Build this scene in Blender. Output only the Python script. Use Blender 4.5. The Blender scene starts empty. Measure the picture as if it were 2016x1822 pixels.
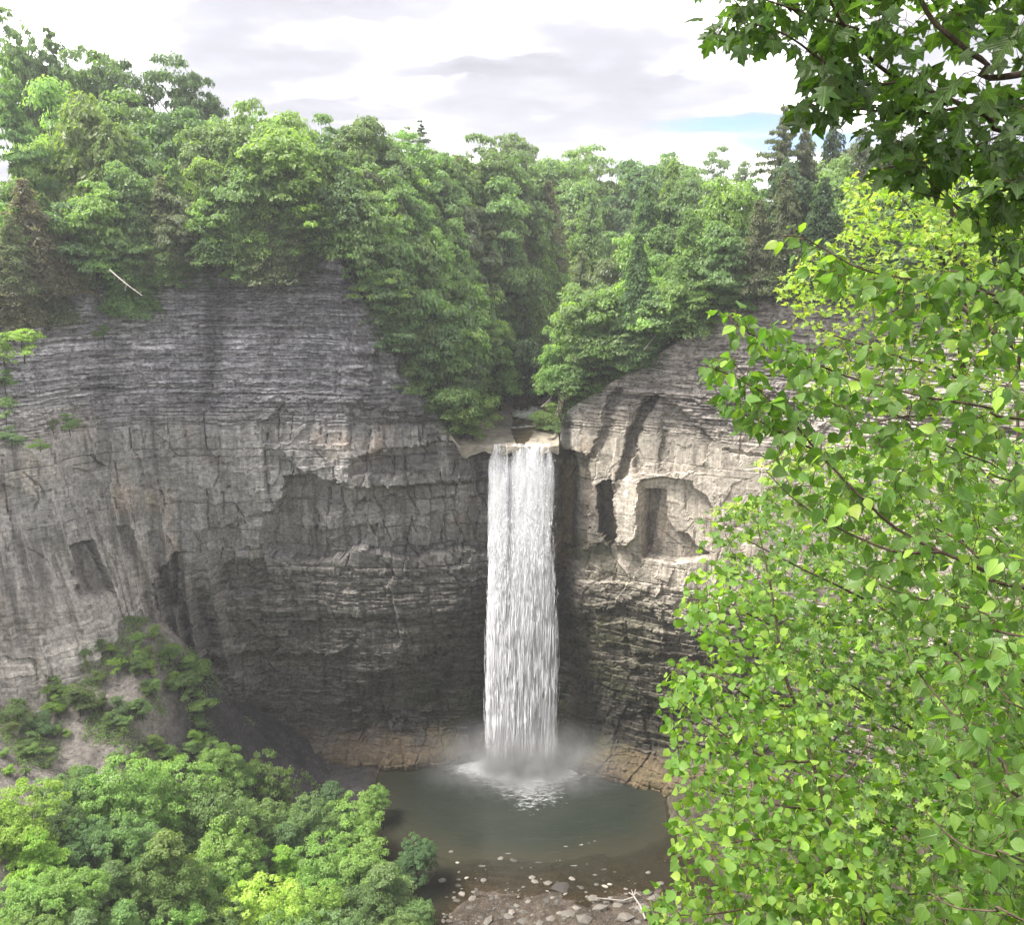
import bpy, math, random
import numpy as np
from mathutils import Vector, Matrix

random.seed(11)
RNG = np.random.default_rng(11)
SC = bpy.context.scene
COL = SC.collection
R = math.radians

# ------------------------------------------------------------------ camera
CAM_Z, PITCH, FPX = 101.8, R(14.2), 900.0
cam_d = bpy.data.cameras.new('camera')
cam_d.sensor_fit = 'HORIZONTAL'
cam_d.sensor_width = 36.0
cam_d.lens = 36.0 * FPX / 1024.0
cam_d.clip_start = 0.2
cam_d.clip_end = 4000.0
cam = bpy.data.objects.new('camera', cam_d)
COL.objects.link(cam)
cam.location = (0, 0, CAM_Z)
cam.rotation_euler = (R(90) - PITCH, 0, 0)
SC.camera = cam

# ------------------------------------------------------------------ sky, sun, exposure
SUN_EL, SUN_AZ = R(60), R(-98)          # azimuth measured from +Y (view direction) towards +X
SKY_STRENGTH = 0.05
world = bpy.data.worlds.new('World')
SC.world = world
world.use_nodes = True


class NT:
    """small helper to write node trees"""
    def __init__(self, tree):
        self.t = tree
        tree.nodes.clear()

    def n(self, kind, **kw):
        nd = self.t.nodes.new(kind)
        ins = kw.pop('i', {})
        for k, v in kw.items():
            setattr(nd, k, v)
        for k, v in ins.items():
            if isinstance(v, bpy.types.NodeSocket):
                self.t.links.new(v, nd.inputs[k])
            else:
                nd.inputs[k].default_value = v
        return nd

    def math(self, op, a, b=0.0, c=0.0, clamp=False):
        return self.n('ShaderNodeMath', operation=op, use_clamp=clamp, i={0: a, 1: b, 2: c}).outputs[0]

    def mixc(self, f, a, b, blend='MIX'):
        nd = self.n('ShaderNodeMix', data_type='RGBA', blend_type=blend)
        for k, v in ((0, f), (6, a), (7, b)):
            if isinstance(v, bpy.types.NodeSocket):
                self.t.links.new(v, nd.inputs[k])
            else:
                nd.inputs[k].default_value = v if k == 0 or len(v) == 4 else (*v, 1.0)
        return nd.outputs[2]

    def ramp(self, f, stops, interp='LINEAR'):
        nd = self.n('ShaderNodeValToRGB', i={0: f})
        cr = nd.color_ramp
        cr.interpolation = interp
        while len(cr.elements) < len(stops):
            cr.elements.new(0.5)
        for e, (p, c) in zip(cr.elements, stops):
            e.position = p
            e.color = (c, c, c, 1) if not isinstance(c, tuple) else (*c, 1)
        return nd.outputs[0]

    def link(self, a, b):
        self.t.links.new(a, b)


def build_world():
    w = NT(world.node_tree)
    sky = w.n('ShaderNodeTexSky', sky_type='NISHITA', sun_disc=False, sun_elevation=SUN_EL,
              sun_rotation=SUN_AZ, air_density=0.35, dust_density=0.0, ozone_density=6.0)
    geo = w.n('ShaderNodeTexCoord').outputs['Generated']
    sep = w.n('ShaderNodeSeparateXYZ', i={0: geo}).outputs
    zc = w.math('ABSOLUTE', sep[2])
    inv = w.math('DIVIDE', 1.0, w.math('ADD', zc, 0.13))
    # cloud-layer plane coordinates
    u = w.math('MULTIPLY', sep[0], inv)
    v = w.math('MULTIPLY', sep[1], inv)
    p = w.n('ShaderNodeCombineXYZ', i={0: u, 1: v, 2: 0.0}).outputs[0]
    n1 = w.n('ShaderNodeTexNoise', i={'Vector': p, 'Scale': 0.9, 'Detail': 7.0, 'Roughness': 0.56, 'Distortion': 0.25}).outputs[0]
    p2 = w.n('ShaderNodeVectorMath', operation='MULTIPLY_ADD', i={0: p, 1: (1.0, 1.0, 1.0), 2: (7.3, 2.1, 4.0)}).outputs[0]
    n2 = w.n('ShaderNodeTexNoise', i={'Vector': p2, 'Scale': 1.15, 'Detail': 4.0, 'Roughness': 0.5}).outputs[0]
    n3 = w.n('ShaderNodeTexNoise', i={'Vector': p2, 'Scale': 3.2, 'Detail': 4.0, 'Roughness': 0.52}).outputs[0]
    # angles of the view ray for the few clouds that have a place of their own
    az = w.math('ARCTAN2', sep[0], sep[1])
    el = w.math('ARCSINE', sep[2])
    wob = w.math('MULTIPLY_ADD', n3, 0.10, -0.05)

    def blob(a0, e0, wa, we, soft=1.0, wk=1.0):
        da = w.math('DIVIDE', w.math('SUBTRACT', az, R(a0)), R(wa))
        de = w.math('DIVIDE', w.math('ADD', w.math('SUBTRACT', el, R(e0)), w.math('MULTIPLY', wob, wk)), R(we))
        rr = w.math('ADD', w.math('MULTIPLY', da, da), w.math('MULTIPLY', de, de))
        return w.math('SUBTRACT', 1.0, w.math('DIVIDE', rr, soft), clamp=True)

    gap = w.math('MAXIMUM', blob(13.0, 6.2, 5.5, 0.75, 1.0, 0.25), blob(17.0, 5.2, 5.0, 0.8, 1.0, 0.3))
    bands = w.math('MAXIMUM', w.math('MAXIMUM', blob(0.5, 9.3, 10.5, 1.0, 1.0, 0.45), blob(9.6, 8.2, 5.0, 0.95, 1.0, 0.45)),
                   w.math('MAXIMUM', blob(-10.5, 6.9, 7.0, 1.2, 1.0, 0.5), w.math('MULTIPLY', blob(-13.0, 13.8, 14.0, 2.6), 0.85)))
    lilac = w.math('MULTIPLY', blob(-9.0, 10.3, 7.5, 4.2), 0.5)
    cover = w.ramp(n1, [(0.28, 0.0), (0.36, 1.0)])
    low = w.math('MULTIPLY', cover, w.math('SUBTRACT', 1.0, w.math('MULTIPLY', gap, 0.85, clamp=True)))
    shade = w.math('MULTIPLY', w.ramp(n2, [(0.30, 0.0), (0.68, 1.0)], 'EASE'), w.math('MULTIPLY_ADD', n3, 1.3, 0.25, clamp=True))
    own = w.math('MAXIMUM', w.math('MULTIPLY', bands, w.math('MULTIPLY_ADD', n3, 1.5, 0.35), clamp=True), w.math('MULTIPLY', lilac, w.math('MULTIPLY_ADD', n2, 1.6, 0.2)))
    shade = w.math('MAXIMUM', w.math('MULTIPLY', shade, 1.0), w.math('MULTIPLY', own, 1.2, clamp=True))
    white = (0.95, 0.925, 0.93, 1)
    grey = (0.102, 0.102, 0.114, 1)
    shade = w.math('MAXIMUM', shade, w.math('MULTIPLY', gap, 1.3, clamp=True))
    thin = w.math('POWER', w.math('SUBTRACT', 1.0, shade, clamp=True), 3.6)
    lum = w.math('MULTIPLY_ADD', n3, 0.9, 0.55)
    ccol = w.mixc(thin, w.mixc(1.0, grey, w.n('ShaderNodeCombineXYZ', i={0: lum, 1: lum, 2: lum}).outputs[0], 'MULTIPLY'), white)
    bg1 = w.n('ShaderNodeBackground', i={'Color': sky.outputs[0], 'Strength': SKY_STRENGTH})
    bg2 = w.n('ShaderNodeBackground', i={'Color': ccol, 'Strength': 1.0})
    mx = w.n('ShaderNodeMixShader', i={0: low, 1: bg1.outputs[0], 2: bg2.outputs[0]})
    out = w.n('ShaderNodeOutputWorld')
    w.link(mx.outputs[0], out.inputs[0])


build_world()
sun_d = bpy.data.lights.new('sun', 'SUN')
sun_d.energy = 1.8
sun_d.angle = R(20)
sun_d.color = (1.0, 0.95, 0.87)
sun = bpy.data.objects.new('sun', sun_d)
COL.objects.link(sun)
sd = Vector((math.sin(SUN_AZ) * math.cos(SUN_EL), math.cos(SUN_AZ) * math.cos(SUN_EL), math.sin(SUN_EL)))
sun.rotation_euler = sd.to_track_quat('Z', 'Y').to_euler()
sun.location = (0, 0, 400)
SC.view_settings.view_transform = 'Standard'
SC.view_settings.look = 'None'
SC.view_settings.gamma = 1.0
SC.view_settings.use_curve_mapping = False
SC.view_settings.exposure = 2.85
SC.cycles.use_denoising = True
SC.cycles.max_bounces = 8
SC.cycles.diffuse_bounces = 6
SC.cycles.transmission_bounces = 4
SC.cycles.transparent_max_bounces = 10
SC.cycles.volume_bounces = 0
SC.cycles.caustics_reflective = False
SC.cycles.caustics_refractive = False

# ------------------------------------------------------------------ numeric helpers
PS = 1024.0 / 2016.0        # notes on the photograph were taken at a width of 2016
CP, SP = math.cos(PITCH), math.sin(PITCH)


def project(x, y, z):
    dz = z - CAM_Z
    dep = y * CP - dz * SP
    up = y * SP + dz * CP
    dep = np.maximum(dep, 0.5)
    return (512 + FPX * x / dep) / PS, (463 - FPX * up / dep) / PS


def ray(PX, PY):
    dx, dy = (PX * PS - 512) / FPX, (463 - PY * PS) / FPX
    return np.array([dx, CP + dy * SP, -SP + dy * CP])


def at_y(PX, PY, y):
    d = ray(PX, PY)
    return np.array([0, 0, CAM_Z]) + d * (y / d[1])


def at_r(PX, PY, r):
    d = ray(PX, PY)
    return np.array([0, 0, CAM_Z]) + d * (r / np.linalg.norm(d))


def at_z(PX, PY, z):
    d = ray(PX, PY)
    return np.array([0, 0, CAM_Z]) + d * ((z - CAM_Z) / d[2])


def hash3(ix, iy, iz, seed=0):
    with np.errstate(over='ignore'):
        n = (ix.astype(np.int64).astype(np.uint32) * np.uint32(374761393)
             + iy.astype(np.int64).astype(np.uint32) * np.uint32(668265263)
             + iz.astype(np.int64).astype(np.uint32) * np.uint32(2246822519)
             + np.uint32((seed * 3266489917 + 12345) & 0xffffffff))
        n = (n ^ (n >> np.uint32(15))) * np.uint32(2246822519)
        n = (n ^ (n >> np.uint32(13))) * np.uint32(3266489917)
        n = n ^ (n >> np.uint32(16))
    return n.astype(np.float64) / 4294967295.0


def noise(x, y=0.0, z=None, seed=0):
    """value noise, -1..1"""
    x = np.asarray(x, float)
    y = np.broadcast_to(np.asarray(y, float), x.shape)
    ix, iy = np.floor(x), np.floor(y)
    fx, fy = x - ix, y - iy
    fx, fy = fx * fx * (3 - 2 * fx), fy * fy * (3 - 2 * fy)
    if z is None:
        o = np.zeros_like(ix)
        a, b = hash3(ix, iy, o, seed), hash3(ix + 1, iy, o, seed)
        c, d = hash3(ix, iy + 1, o, seed), hash3(ix + 1, iy + 1, o, seed)
        v = (a * (1 - fx) + b * fx) * (1 - fy) + (c * (1 - fx) + d * fx) * fy
        return v * 2 - 1
    z = np.broadcast_to(np.asarray(z, float), x.shape)
    iz = np.floor(z)
    fz = z - iz
    fz = fz * fz * (3 - 2 * fz)
    r = 0
    for k in (0, 1):
        a, b = hash3(ix, iy, iz + k, seed), hash3(ix + 1, iy, iz + k, seed)
        c, d = hash3(ix, iy + 1, iz + k, seed), hash3(ix + 1, iy + 1, iz + k, seed)
        v = (a * (1 - fx) + b * fx) * (1 - fy) + (c * (1 - fx) + d * fx) * fy
        r = r + v * (fz if k else 1 - fz)
    return r * 2 - 1


def fbm(x, y=0.0, z=None, seed=0, octaves=4, gain=0.5):
    r, a, t = 0, 1.0, 0
    for k in range(octaves):
        f = 2.03 ** k
        r = r + a * noise(np.asarray(x) * f, np.asarray(y) * f, None if z is None else np.asarray(z) * f, seed + 17 * k)
        t += a
        a *= gain
    return r / t


def sstep(a, b, x):
    t = np.clip((x - a) / (b - a), 0, 1)
    return t * t * (3 - 2 * t)


def in_poly(px, py, poly):
    inside = np.zeros(px.shape, bool)
    n = len(poly)
    for i in range(n):
        x0, y0 = poly[i]
        x1, y1 = poly[(i + 1) % n]
        if y0 == y1:
            continue
        c = ((y0 > py) != (y1 > py)) & (px < (x1 - x0) * (py - y0) / (y1 - y0) + x0)
        inside ^= c
    return inside


# ------------------------------------------------------------------ object helpers
def put(name, data, parent=None, loc=None):
    o = bpy.data.objects.new(name, data)
    COL.objects.link(o)
    if parent is not None:
        o.parent = parent
    if loc is not None:
        o.location = loc
    return o


def tag(o, label=None, cat=None, group=None, kind=None):
    for k, v in (('label', label), ('category', cat), ('group', group), ('kind', kind)):
        if v is not None:
            o[k] = v
    return o


def np_mesh(name, verts, faces, mat=None, smooth=False, colors=None, uvs=None, attr=None):
    """verts (N,3), faces (M,k) with a fixed k; colors per vertex (N,3); uvs per vertex (N,2)"""
    verts = np.ascontiguousarray(verts, np.float32)
    faces = np.ascontiguousarray(faces, np.int32)
    me = bpy.data.meshes.new(name)
    M, k = faces.shape
    me.vertices.add(len(verts))
    me.vertices.foreach_set('co', verts.ravel())
    me.loops.add(M * k)
    me.loops.foreach_set('vertex_index', faces.ravel())
    me.polygons.add(M)
    me.polygons.foreach_set('loop_start', np.arange(0, M * k, k, dtype=np.int32))
    if smooth:
        me.polygons.foreach_set('use_smooth', np.ones(M, bool))
    else:
        me.polygons.foreach_set('use_smooth', np.zeros(M, bool))
    me.update(calc_edges=True)
    if colors is not None:
        ca = me.color_attributes.new('tint', 'FLOAT_COLOR', 'POINT')
        c4 = np.ones((len(verts), 4), np.float32)
        c4[:, :3] = colors
        ca.data.foreach_set('color', c4.ravel())
    if uvs is not None:
        ul = me.uv_layers.new(name='UVMap')
        ul.data.foreach_set('uv', np.ascontiguousarray(uvs[faces.ravel()], np.float32).ravel())
    if attr:
        for an, av in attr.items():
            a = me.attributes.new(an, 'FLOAT', 'POINT')
            a.data.foreach_set('value', np.ascontiguousarray(av, np.float32).ravel())
    if mat:
        me.materials.append(mat)
    return me


def grid_faces(nu, nv):
    i = np.arange(nu - 1)[:, None] * nv + np.arange(nv - 1)[None, :]
    return np.stack([i, i + nv, i + nv + 1, i + 1], -1).reshape(-1, 4)


class Soup:
    """collects numpy pieces of one mesh (quads only)"""
    def __init__(self):
        self.v, self.f, self.u, self.c, self.n = [], [], [], [], 0

    def add(self, v, f, u=None, c=None):
        v = np.asarray(v, float)
        self.v.append(v)
        self.f.append(np.asarray(f, int) + self.n)
        self.u.append(np.zeros((len(v), 2)) if u is None else u)
        if c is not None:
            self.c.append(np.broadcast_to(np.asarray(c, float), (len(v), 3)))
        self.n += len(v)

    def tube(self, pts, radii, sides=6):
        pts = np.asarray(pts, float)
        n = len(pts)
        radii = np.broadcast_to(np.asarray(radii, float), (n,))
        t = np.gradient(pts, axis=0)
        t /= np.maximum(np.linalg.norm(t, axis=1, keepdims=True), 1e-9)
        ref = np.where(np.abs(t[:, 2:3]) > 0.9, np.array([[1.0, 0, 0]]), np.array([[0, 0, 1.0]]))
        a = np.cross(t, ref)
        a /= np.maximum(np.linalg.norm(a, axis=1, keepdims=True), 1e-9)
        b = np.cross(t, a)
        ang = np.linspace(0, 2 * np.pi, sides, endpoint=False)
        ring = (pts[:, None, :] + radii[:, None, None] * (np.cos(ang)[None, :, None] * a[:, None, :] + np.sin(ang)[None, :, None] * b[:, None, :]))
        i = np.arange(n - 1)[:, None] * sides
        j = np.arange(sides)[None, :]
        jn = (j + 1) % sides
        f = np.stack([i + j, i + sides + j, i + sides + jn, i + jn], -1).reshape(-1, 4)
        self.add(ring.reshape(-1, 3), f)

    def mesh(self, name, mat, smooth=True):
        v = np.concatenate(self.v)
        f = np.concatenate(self.f)
        u = np.concatenate(self.u)
        c = np.concatenate(self.c) if self.c else None
        return np_mesh(name, v, f, mat, smooth, c, u)


# ------------------------------------------------------------------ materials
def new_mat(name):
    m = bpy.data.materials.new(name)
    m.use_nodes = True
    return m, NT(m.node_tree)


def rock_material():
    m, t = new_mat('shale_rock')
    pos = t.n('ShaderNodeNewGeometry').outputs['Position']
    col = t.n('ShaderNodeVertexColor', layer_name='tint').outputs[0]
    st = t.n('ShaderNodeVectorMath', operation='MULTIPLY', i={0: pos, 1: (0.5, 0.5, 5.0)}).outputs[0]
    n1 = t.n('ShaderNodeTexNoise', i={'Vector': st, 'Scale': 0.75, 'Detail': 5.0, 'Roughness': 0.7, 'Distortion': 0.35}).outputs[0]
    n2 = t.n('ShaderNodeTexNoise', i={'Vector': pos, 'Scale': 1.5, 'Detail': 6.0, 'Roughness': 0.75}).outputs[0]
    vs = t.n('ShaderNodeVectorMath', operation='MULTIPLY', i={0: pos, 1: (2.6, 2.6, 0.16)}).outputs[0]
    n3 = t.n('ShaderNodeTexNoise', i={'Vector': vs, 'Scale': 0.8, 'Detail': 4.0, 'Roughness': 0.6}).outputs[0]
    f1 = t.ramp(n1, [(0.36, 0.34), (0.64, 1.0)])
    f1 = t.math('MULTIPLY', f1, 1.5)
    stra = t.n('ShaderNodeAttribute', attribute_name='strata').outputs['Fac']
    f1 = t.math('ADD', t.math('MULTIPLY', f1, stra), t.math('SUBTRACT', 1.0, stra))
    f2 = t.math('MULTIPLY', t.ramp(n2, [(0.36, 0.45), (0.60, 1.0)]), 1.35)
    f3 = t.math('MULTIPLY', t.ramp(n3, [(0.34, 0.80), (0.60, 1.0)]), 1.08)
    f = t.math('MULTIPLY', t.math('MULTIPLY', f1, f2), f3)
    c = t.mixc(1.0, col, t.n('ShaderNodeCombineXYZ', i={0: f, 1: f, 2: f}).outputs[0], 'MULTIPLY')
    hgt = t.math('ADD', t.math('MULTIPLY', n1, 0.7), t.math('MULTIPLY', n2, 0.5))
    bump = t.n('ShaderNodeBump', i={'Strength': 0.7, 'Distance': 0.16, 'Height': hgt})
    b = t.n('ShaderNodeBsdfPrincipled', i={'Base Color': c, 'Roughness': 0.85, 'Specular IOR Level': 0.25, 'Normal': bump.outputs[0]})
    t.link(b.outputs[0], t.n('ShaderNodeOutputMaterial').inputs[0])
    return m


def soil_material():
    m, t = new_mat('soil_and_litter')
    pos = t.n('ShaderNodeNewGeometry').outputs['Position']
    col = t.n('ShaderNodeVertexColor', layer_name='tint').outputs[0]
    n1 = t.n('ShaderNodeTexNoise', i={'Vector': pos, 'Scale': 1.7, 'Detail': 8.0, 'Roughness': 0.75}).outputs[0]
    n4 = t.n('ShaderNodeTexNoise', i={'Vector': pos, 'Scale': 0.6, 'Detail': 6.0, 'Roughness': 0.7}).outputs[0]
    f = t.math('MULTIPLY', t.ramp(n1, [(0.34, 0.40), (0.66, 1.0)]), t.math('MULTIPLY', t.ramp(n4, [(0.36, 0.55), (0.62, 1.0)]), 1.7))
    c = t.mixc(1.0, col, t.n('ShaderNodeCombineXYZ', i={0: f, 1: f, 2: f}).outputs[0], 'MULTIPLY')
    bump = t.n('ShaderNodeBump', i={'Strength': 1.0, 'Distance': 0.5, 'Height': n1})
    b = t.n('ShaderNodeBsdfPrincipled', i={'Base Color': c, 'Roughness': 0.95, 'Specular IOR Level': 0.15, 'Normal': bump.outputs[0]})
    t.link(b.outputs[0], t.n('ShaderNodeOutputMaterial').inputs[0])
    return m


def leaf_material(name, veins=False, trans=0.45, rough=0.45, spec=0.35, var=0.35):
    """colour comes from the object's own colour; a translucent thin blade"""
    m, t = new_mat(name)
    oc = t.n('ShaderNodeObjectInfo')
    base = oc.outputs['Color']
    pos = t.n('ShaderNodeNewGeometry').outputs['Position']
    if veins:
        uv = t.n('ShaderNodeUVMap').outputs[0]
        s = t.n('ShaderNodeSeparateXYZ', i={0: uv}).outputs
        du = t.math('ABSOLUTE', t.math('SUBTRACT', s[0], 0.5))
        mid = t.math('SUBTRACT', 1.0, t.math('DIVIDE', du, 0.035), clamp=True)
        side = t.math('SINE', t.math('MULTIPLY', t.math('SUBTRACT', s[1], t.math('MULTIPLY', du, 0.8)), 55.0))
        side = t.math('MULTIPLY_ADD', side, 0.5, 0.5)
        vein = t.math('MAXIMUM', mid, t.math('MULTIPLY', t.math('POWER', side, 6.0), 0.55))
        n = t.n('ShaderNodeTexNoise', i={'Vector': pos, 'Scale': 9.0, 'Detail': 2.0}).outputs[0]
        rnd = t.n('ShaderNodeNewGeometry').outputs['Random Per Island']
        f = t.math('ADD', t.math('MULTIPLY_ADD', n, 0.4, 0.8 - var * 0.5), t.math('MULTIPLY', rnd, var))
        c = t.mixc(1.0, base, t.n('ShaderNodeCombineXYZ', i={0: f, 1: f, 2: f}).outputs[0], 'MULTIPLY')
        c = t.mixc(t.math('MULTIPLY', vein, 0.3), c, (0.30, 0.42, 0.12))
        bump = t.n('ShaderNodeBump', i={'Strength': 0.5, 'Distance': 0.004, 'Height': vein}).outputs[0]
    else:
        rnd = t.n('ShaderNodeNewGeometry').outputs['Random Per Island']
        n = t.n('ShaderNodeTexNoise', i={'Vector': pos, 'Scale': 0.55, 'Detail': 2.0}).outputs[0]
        f = t.math('ADD', t.math('MULTIPLY', rnd, var * 2), t.math('MULTIPLY_ADD', n, 0.7, 0.65 - var))
        c = t.mixc(1.0, base, t.n('ShaderNodeCombineXYZ', i={0: f, 1: f, 2: f}).outputs[0], 'MULTIPLY')
        bump = None
    tc = t.mixc(1.0, c, (1.6, 1.8, 0.70), 'MULTIPLY')
    b = t.n('ShaderNodeBsdfPrincipled', i={'Base Color': c, 'Roughness': rough, 'Specular IOR Level': spec})
    tr = t.n('ShaderNodeBsdfTranslucent', i={'Color': tc})
    if bump is not None:
        t.link(bump, b.inputs['Normal'])
    mx = t.n('ShaderNodeMixShader', i={0: trans, 1: b.outputs[0], 2: tr.outputs[0]})
    t.link(mx.outputs[0], t.n('ShaderNodeOutputMaterial').inputs[0])
    return m


def bark_material(name, c1, c2, scale=9.0):
    m, t = new_mat(name)
    pos = t.n('ShaderNodeTexCoord').outputs['Object']
    n1 = t.n('ShaderNodeTexNoise', i={'Vector': t.n('ShaderNodeVectorMath', operation='MULTIPLY', i={0: pos, 1: (1, 1, 0.3)}).outputs[0], 'Scale': scale, 'Detail': 6.0, 'Roughness': 0.7}).outputs[0]
    c = t.mixc(t.ramp(n1, [(0.35, 0.0), (0.65, 1.0)]), c1, c2)
    bump = t.n('ShaderNodeBump', i={'Strength': 0.6, 'Distance': 0.02, 'Height': n1})
    b = t.n('ShaderNodeBsdfPrincipled', i={'Base Color': c, 'Roughness': 0.85, 'Specular IOR Level': 0.2, 'Normal': bump.outputs[0]})
    t.link(b.outputs[0], t.n('ShaderNodeOutputMaterial').inputs[0])
    return m


M_ROCK = rock_material()
M_SOIL = soil_material()
M_FAR = leaf_material('distant_foliage', trans=0.5, rough=0.5, spec=0.5, var=0.2)
M_BARK = bark_material('tree_bark', (0.035, 0.028, 0.022), (0.10, 0.085, 0.07), 3.0)
M_DEAD = bark_material('bleached_wood', (0.20, 0.18, 0.16), (0.36, 0.33, 0.30), 4.0)
# ------------------------------------------------------------------ the lie of the land
WALL_PTS = [(-175, 62), (-142, 98), (-114, 120), (-94, 133), (-82, 140.5), (-76.5, 145.5), (-74, 152), (-65, 158), (-50, 160),
            (-38, 160), (-28, 159), (-18, 160.5), (-8, 162), (0, 162.6), (8, 162), (13, 159.5), (19, 156.5),
            (27, 152.5), (36, 149), (48, 145), (61, 138), (76, 125), (92, 104), (104, 78)]


def catmull(pts, per=40):
    p = np.asarray(pts, float)
    p = np.vstack([2 * p[0] - p[1], p, 2 * p[-1] - p[-2]])
    out = []
    for i in range(1, len(p) - 2):
        t = np.linspace(0, 1, per, endpoint=False)[:, None]
        a, b, c, d = p[i - 1], p[i], p[i + 1], p[i + 2]
        out.append(0.5 * (2 * b + (c - a) * t + (2 * a - 5 * b + 4 * c - d) * t ** 2 + (3 * b - a - 3 * c + d) * t ** 3))
    out.append(p[-2][None])
    return np.vstack(out)


WALL = catmull(WALL_PTS)
_seg = np.r_[0, np.cumsum(np.linalg.norm(np.diff(WALL, axis=0), axis=1))]
_coarse = WALL[::10]


def wall_dist(x, y):
    """signed distance to the foot line of the cliffs: > 0 behind the wall, < 0 in the gorge"""
    x, y = np.asarray(x, float), np.asarray(y, float)
    best = np.full(x.shape, 1e9)
    sgn = np.ones(x.shape)
    for i in range(len(_coarse) - 1):
        a, b = _coarse[i], _coarse[i + 1]
        ab = b - a
        t = np.clip(((x - a[0]) * ab[0] + (y - a[1]) * ab[1]) / (ab @ ab), 0, 1)
        dx, dy = x - (a[0] + t * ab[0]), y - (a[1] + t * ab[1])
        d = np.hypot(dx, dy)
        m = d < best
        best = np.where(m, d, best)
        sgn = np.where(m, np.sign(ab[0] * (y - a[1]) - ab[1] * (x - a[0])), sgn)
    return best * sgn


def smin(a, b, k):
    hh = np.clip(0.5 + 0.5 * (b - a) / k, 0, 1)
    return b * (1 - hh) + a * hh - k * hh * (1 - hh)


def creek_x(y):
    return np.interp(y, [120, 155, 165, 178, 188, 198, 215], [1.8, 1.8, 1.8, 2.6, 3.2, 6.0, 22.0])


def h_up(x, y):
    """ground above the cliffs: plateau, the notch of the creek, the hill that closes the valley"""
    x, y = np.asarray(x, float), np.asarray(y, float)
    xc = creek_x(y)
    bed = 63.8 + 0.035 * np.clip(y - 160, 0, 200) + 1.6 * sstep(178, 183, y)
    d = x - xc
    hw = np.where(d < 0, np.interp(y, [158, 164, 173, 185, 200], [12.5, 11.5, 6.5, 4.5, 3.5]), np.interp(y, [158, 164, 172, 185, 200], [6.3, 6.2, 5.6, 4.5, 3.5]))
    wd = wall_dist(x, y)
    pl = np.interp(x, [-180, -100, -78, -60, -33, -10], [95, 93, 92.5, 95.5, 99.5, 98]) + 17.0 * sstep(4, 60, wd)
    pr = np.interp(x, [10, 46, 80], [90, 93.5, 96]) + 10 * sstep(3, 50, wd)
    left = bed + 1.75 * np.maximum(0, -d - hw)
    right = bed + 5.5 * sstep(0.0, 2.5, d - hw) + 0.78 * np.maximum(0, d - hw)
    sl = np.where(d < 0, smin(left, pl, 3.0), smin(right, pr, 4.0))
    back = np.where(y > 200, 66 + 42.0 * sstep(196, 318, y + 0.12 * np.abs(x - 20)) + 0.015 * np.clip(y - 318, 0, 400), 0)
    z = np.maximum(sl, back)
    bumpy = fbm(x / 14, y / 14, seed=3) * 1.1
    return z + bumpy * sstep(0.0, 6.0, np.abs(d) - hw)


def h_low(x, y):
    """gorge floor: pool basin, gravel bar, talus, and the near slope the camera stands on"""
    x, y = np.asarray(x, float), np.asarray(y, float)
    # bowl of the plunge pool
    ex, ey = (x - 3.0) / 36.0, (y - 148.5) / 23.5
    rr = np.sqrt(ex * ex + ey * ey) + 0.10 * fbm(x / 7, y / 7, seed=22)
    z = -3.2 + 3.4 * sstep(0.30, 1.08, rr) + 0.9 * sstep(1.0, 1.5, rr)
    # bed of gravel downstream, slipping under water on its left side
    bar = 0.20 + 0.25 * fbm(x / 6, y / 6, seed=21, octaves=3) - 0.055 * np.clip(y - 118, 0, 20) - 0.07 * np.clip(-x - 6, 0, 12)
    z = np.where(y < 134, bar * (1 - sstep(126, 134, y)) + z * sstep(126, 134, y), z)
    # talus under the left wall
    tal = 0.70 * (-x - 41 - 0.16 * np.clip(y - 140, -60, 30)) + 1.5 * fbm(x / 9, y / 9, seed=5)
    tal = np.where(x < -26, np.maximum(tal, 0.3), -9)
    spur = np.interp(x, [-130, -100, -85, -72, -62, -56, -50, -43, -35, -30], [36, 33, 31, 36.5, 34.5, 26, 16.5, 8.0, 1.5, -5]) - 0.66 * np.maximum(0, 146 - y) - 1.3 * np.maximum(0, y - 149)
    spur = spur + 0.9 * fbm(x / 4, y / 7, seed=6)
    cone = 15.5 - 0.72 * np.hypot(x + 57, y - 158) + 0.7 * fbm(x / 4, y / 4, seed=7) + 0.3 * fbm(x / 1.2, y / 1.2, seed=10)
    tal = np.maximum(np.maximum(tal, spur), np.where(y < 162, cone, -9))
    z = np.maximum(z, np.minimum(tal, 40))
    rb = 0.8 * (x - 29.5 - 0.012 * (y - 145) ** 2) + 0.9 + 0.8 * fbm(x / 4, y / 4, seed=8)
    z = np.maximum(z, np.where((x > 24) & (y > 100), np.minimum(rb, 3.2), -9))
    # near slope
    yr = 0.7 + 1.15 * np.maximum(0, x - 3.0) + 0.25 * np.maximum(0, -x - 12)
    near = 100.1 - 1.85 * np.maximum(0, y - yr) + 0.8 * fbm(x / 5, y / 5, seed=9)
    near = np.where(y > yr, near, 100.1 + 0.04 * (yr - y))
    near = np.minimum(near, 100.1 + 0.05 * np.maximum(yr - y, 0))
    return np.maximum(z, near)


def terrain_tint(x, y, z, s):
    n = fbm(x / 7, y / 7, seed=31)
    c = np.stack([0.060 + 0.02 * n, 0.058 + 0.018 * n, 0.036 + 0.01 * n], -1)
    return np.clip(c, 0.01, 1)


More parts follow.
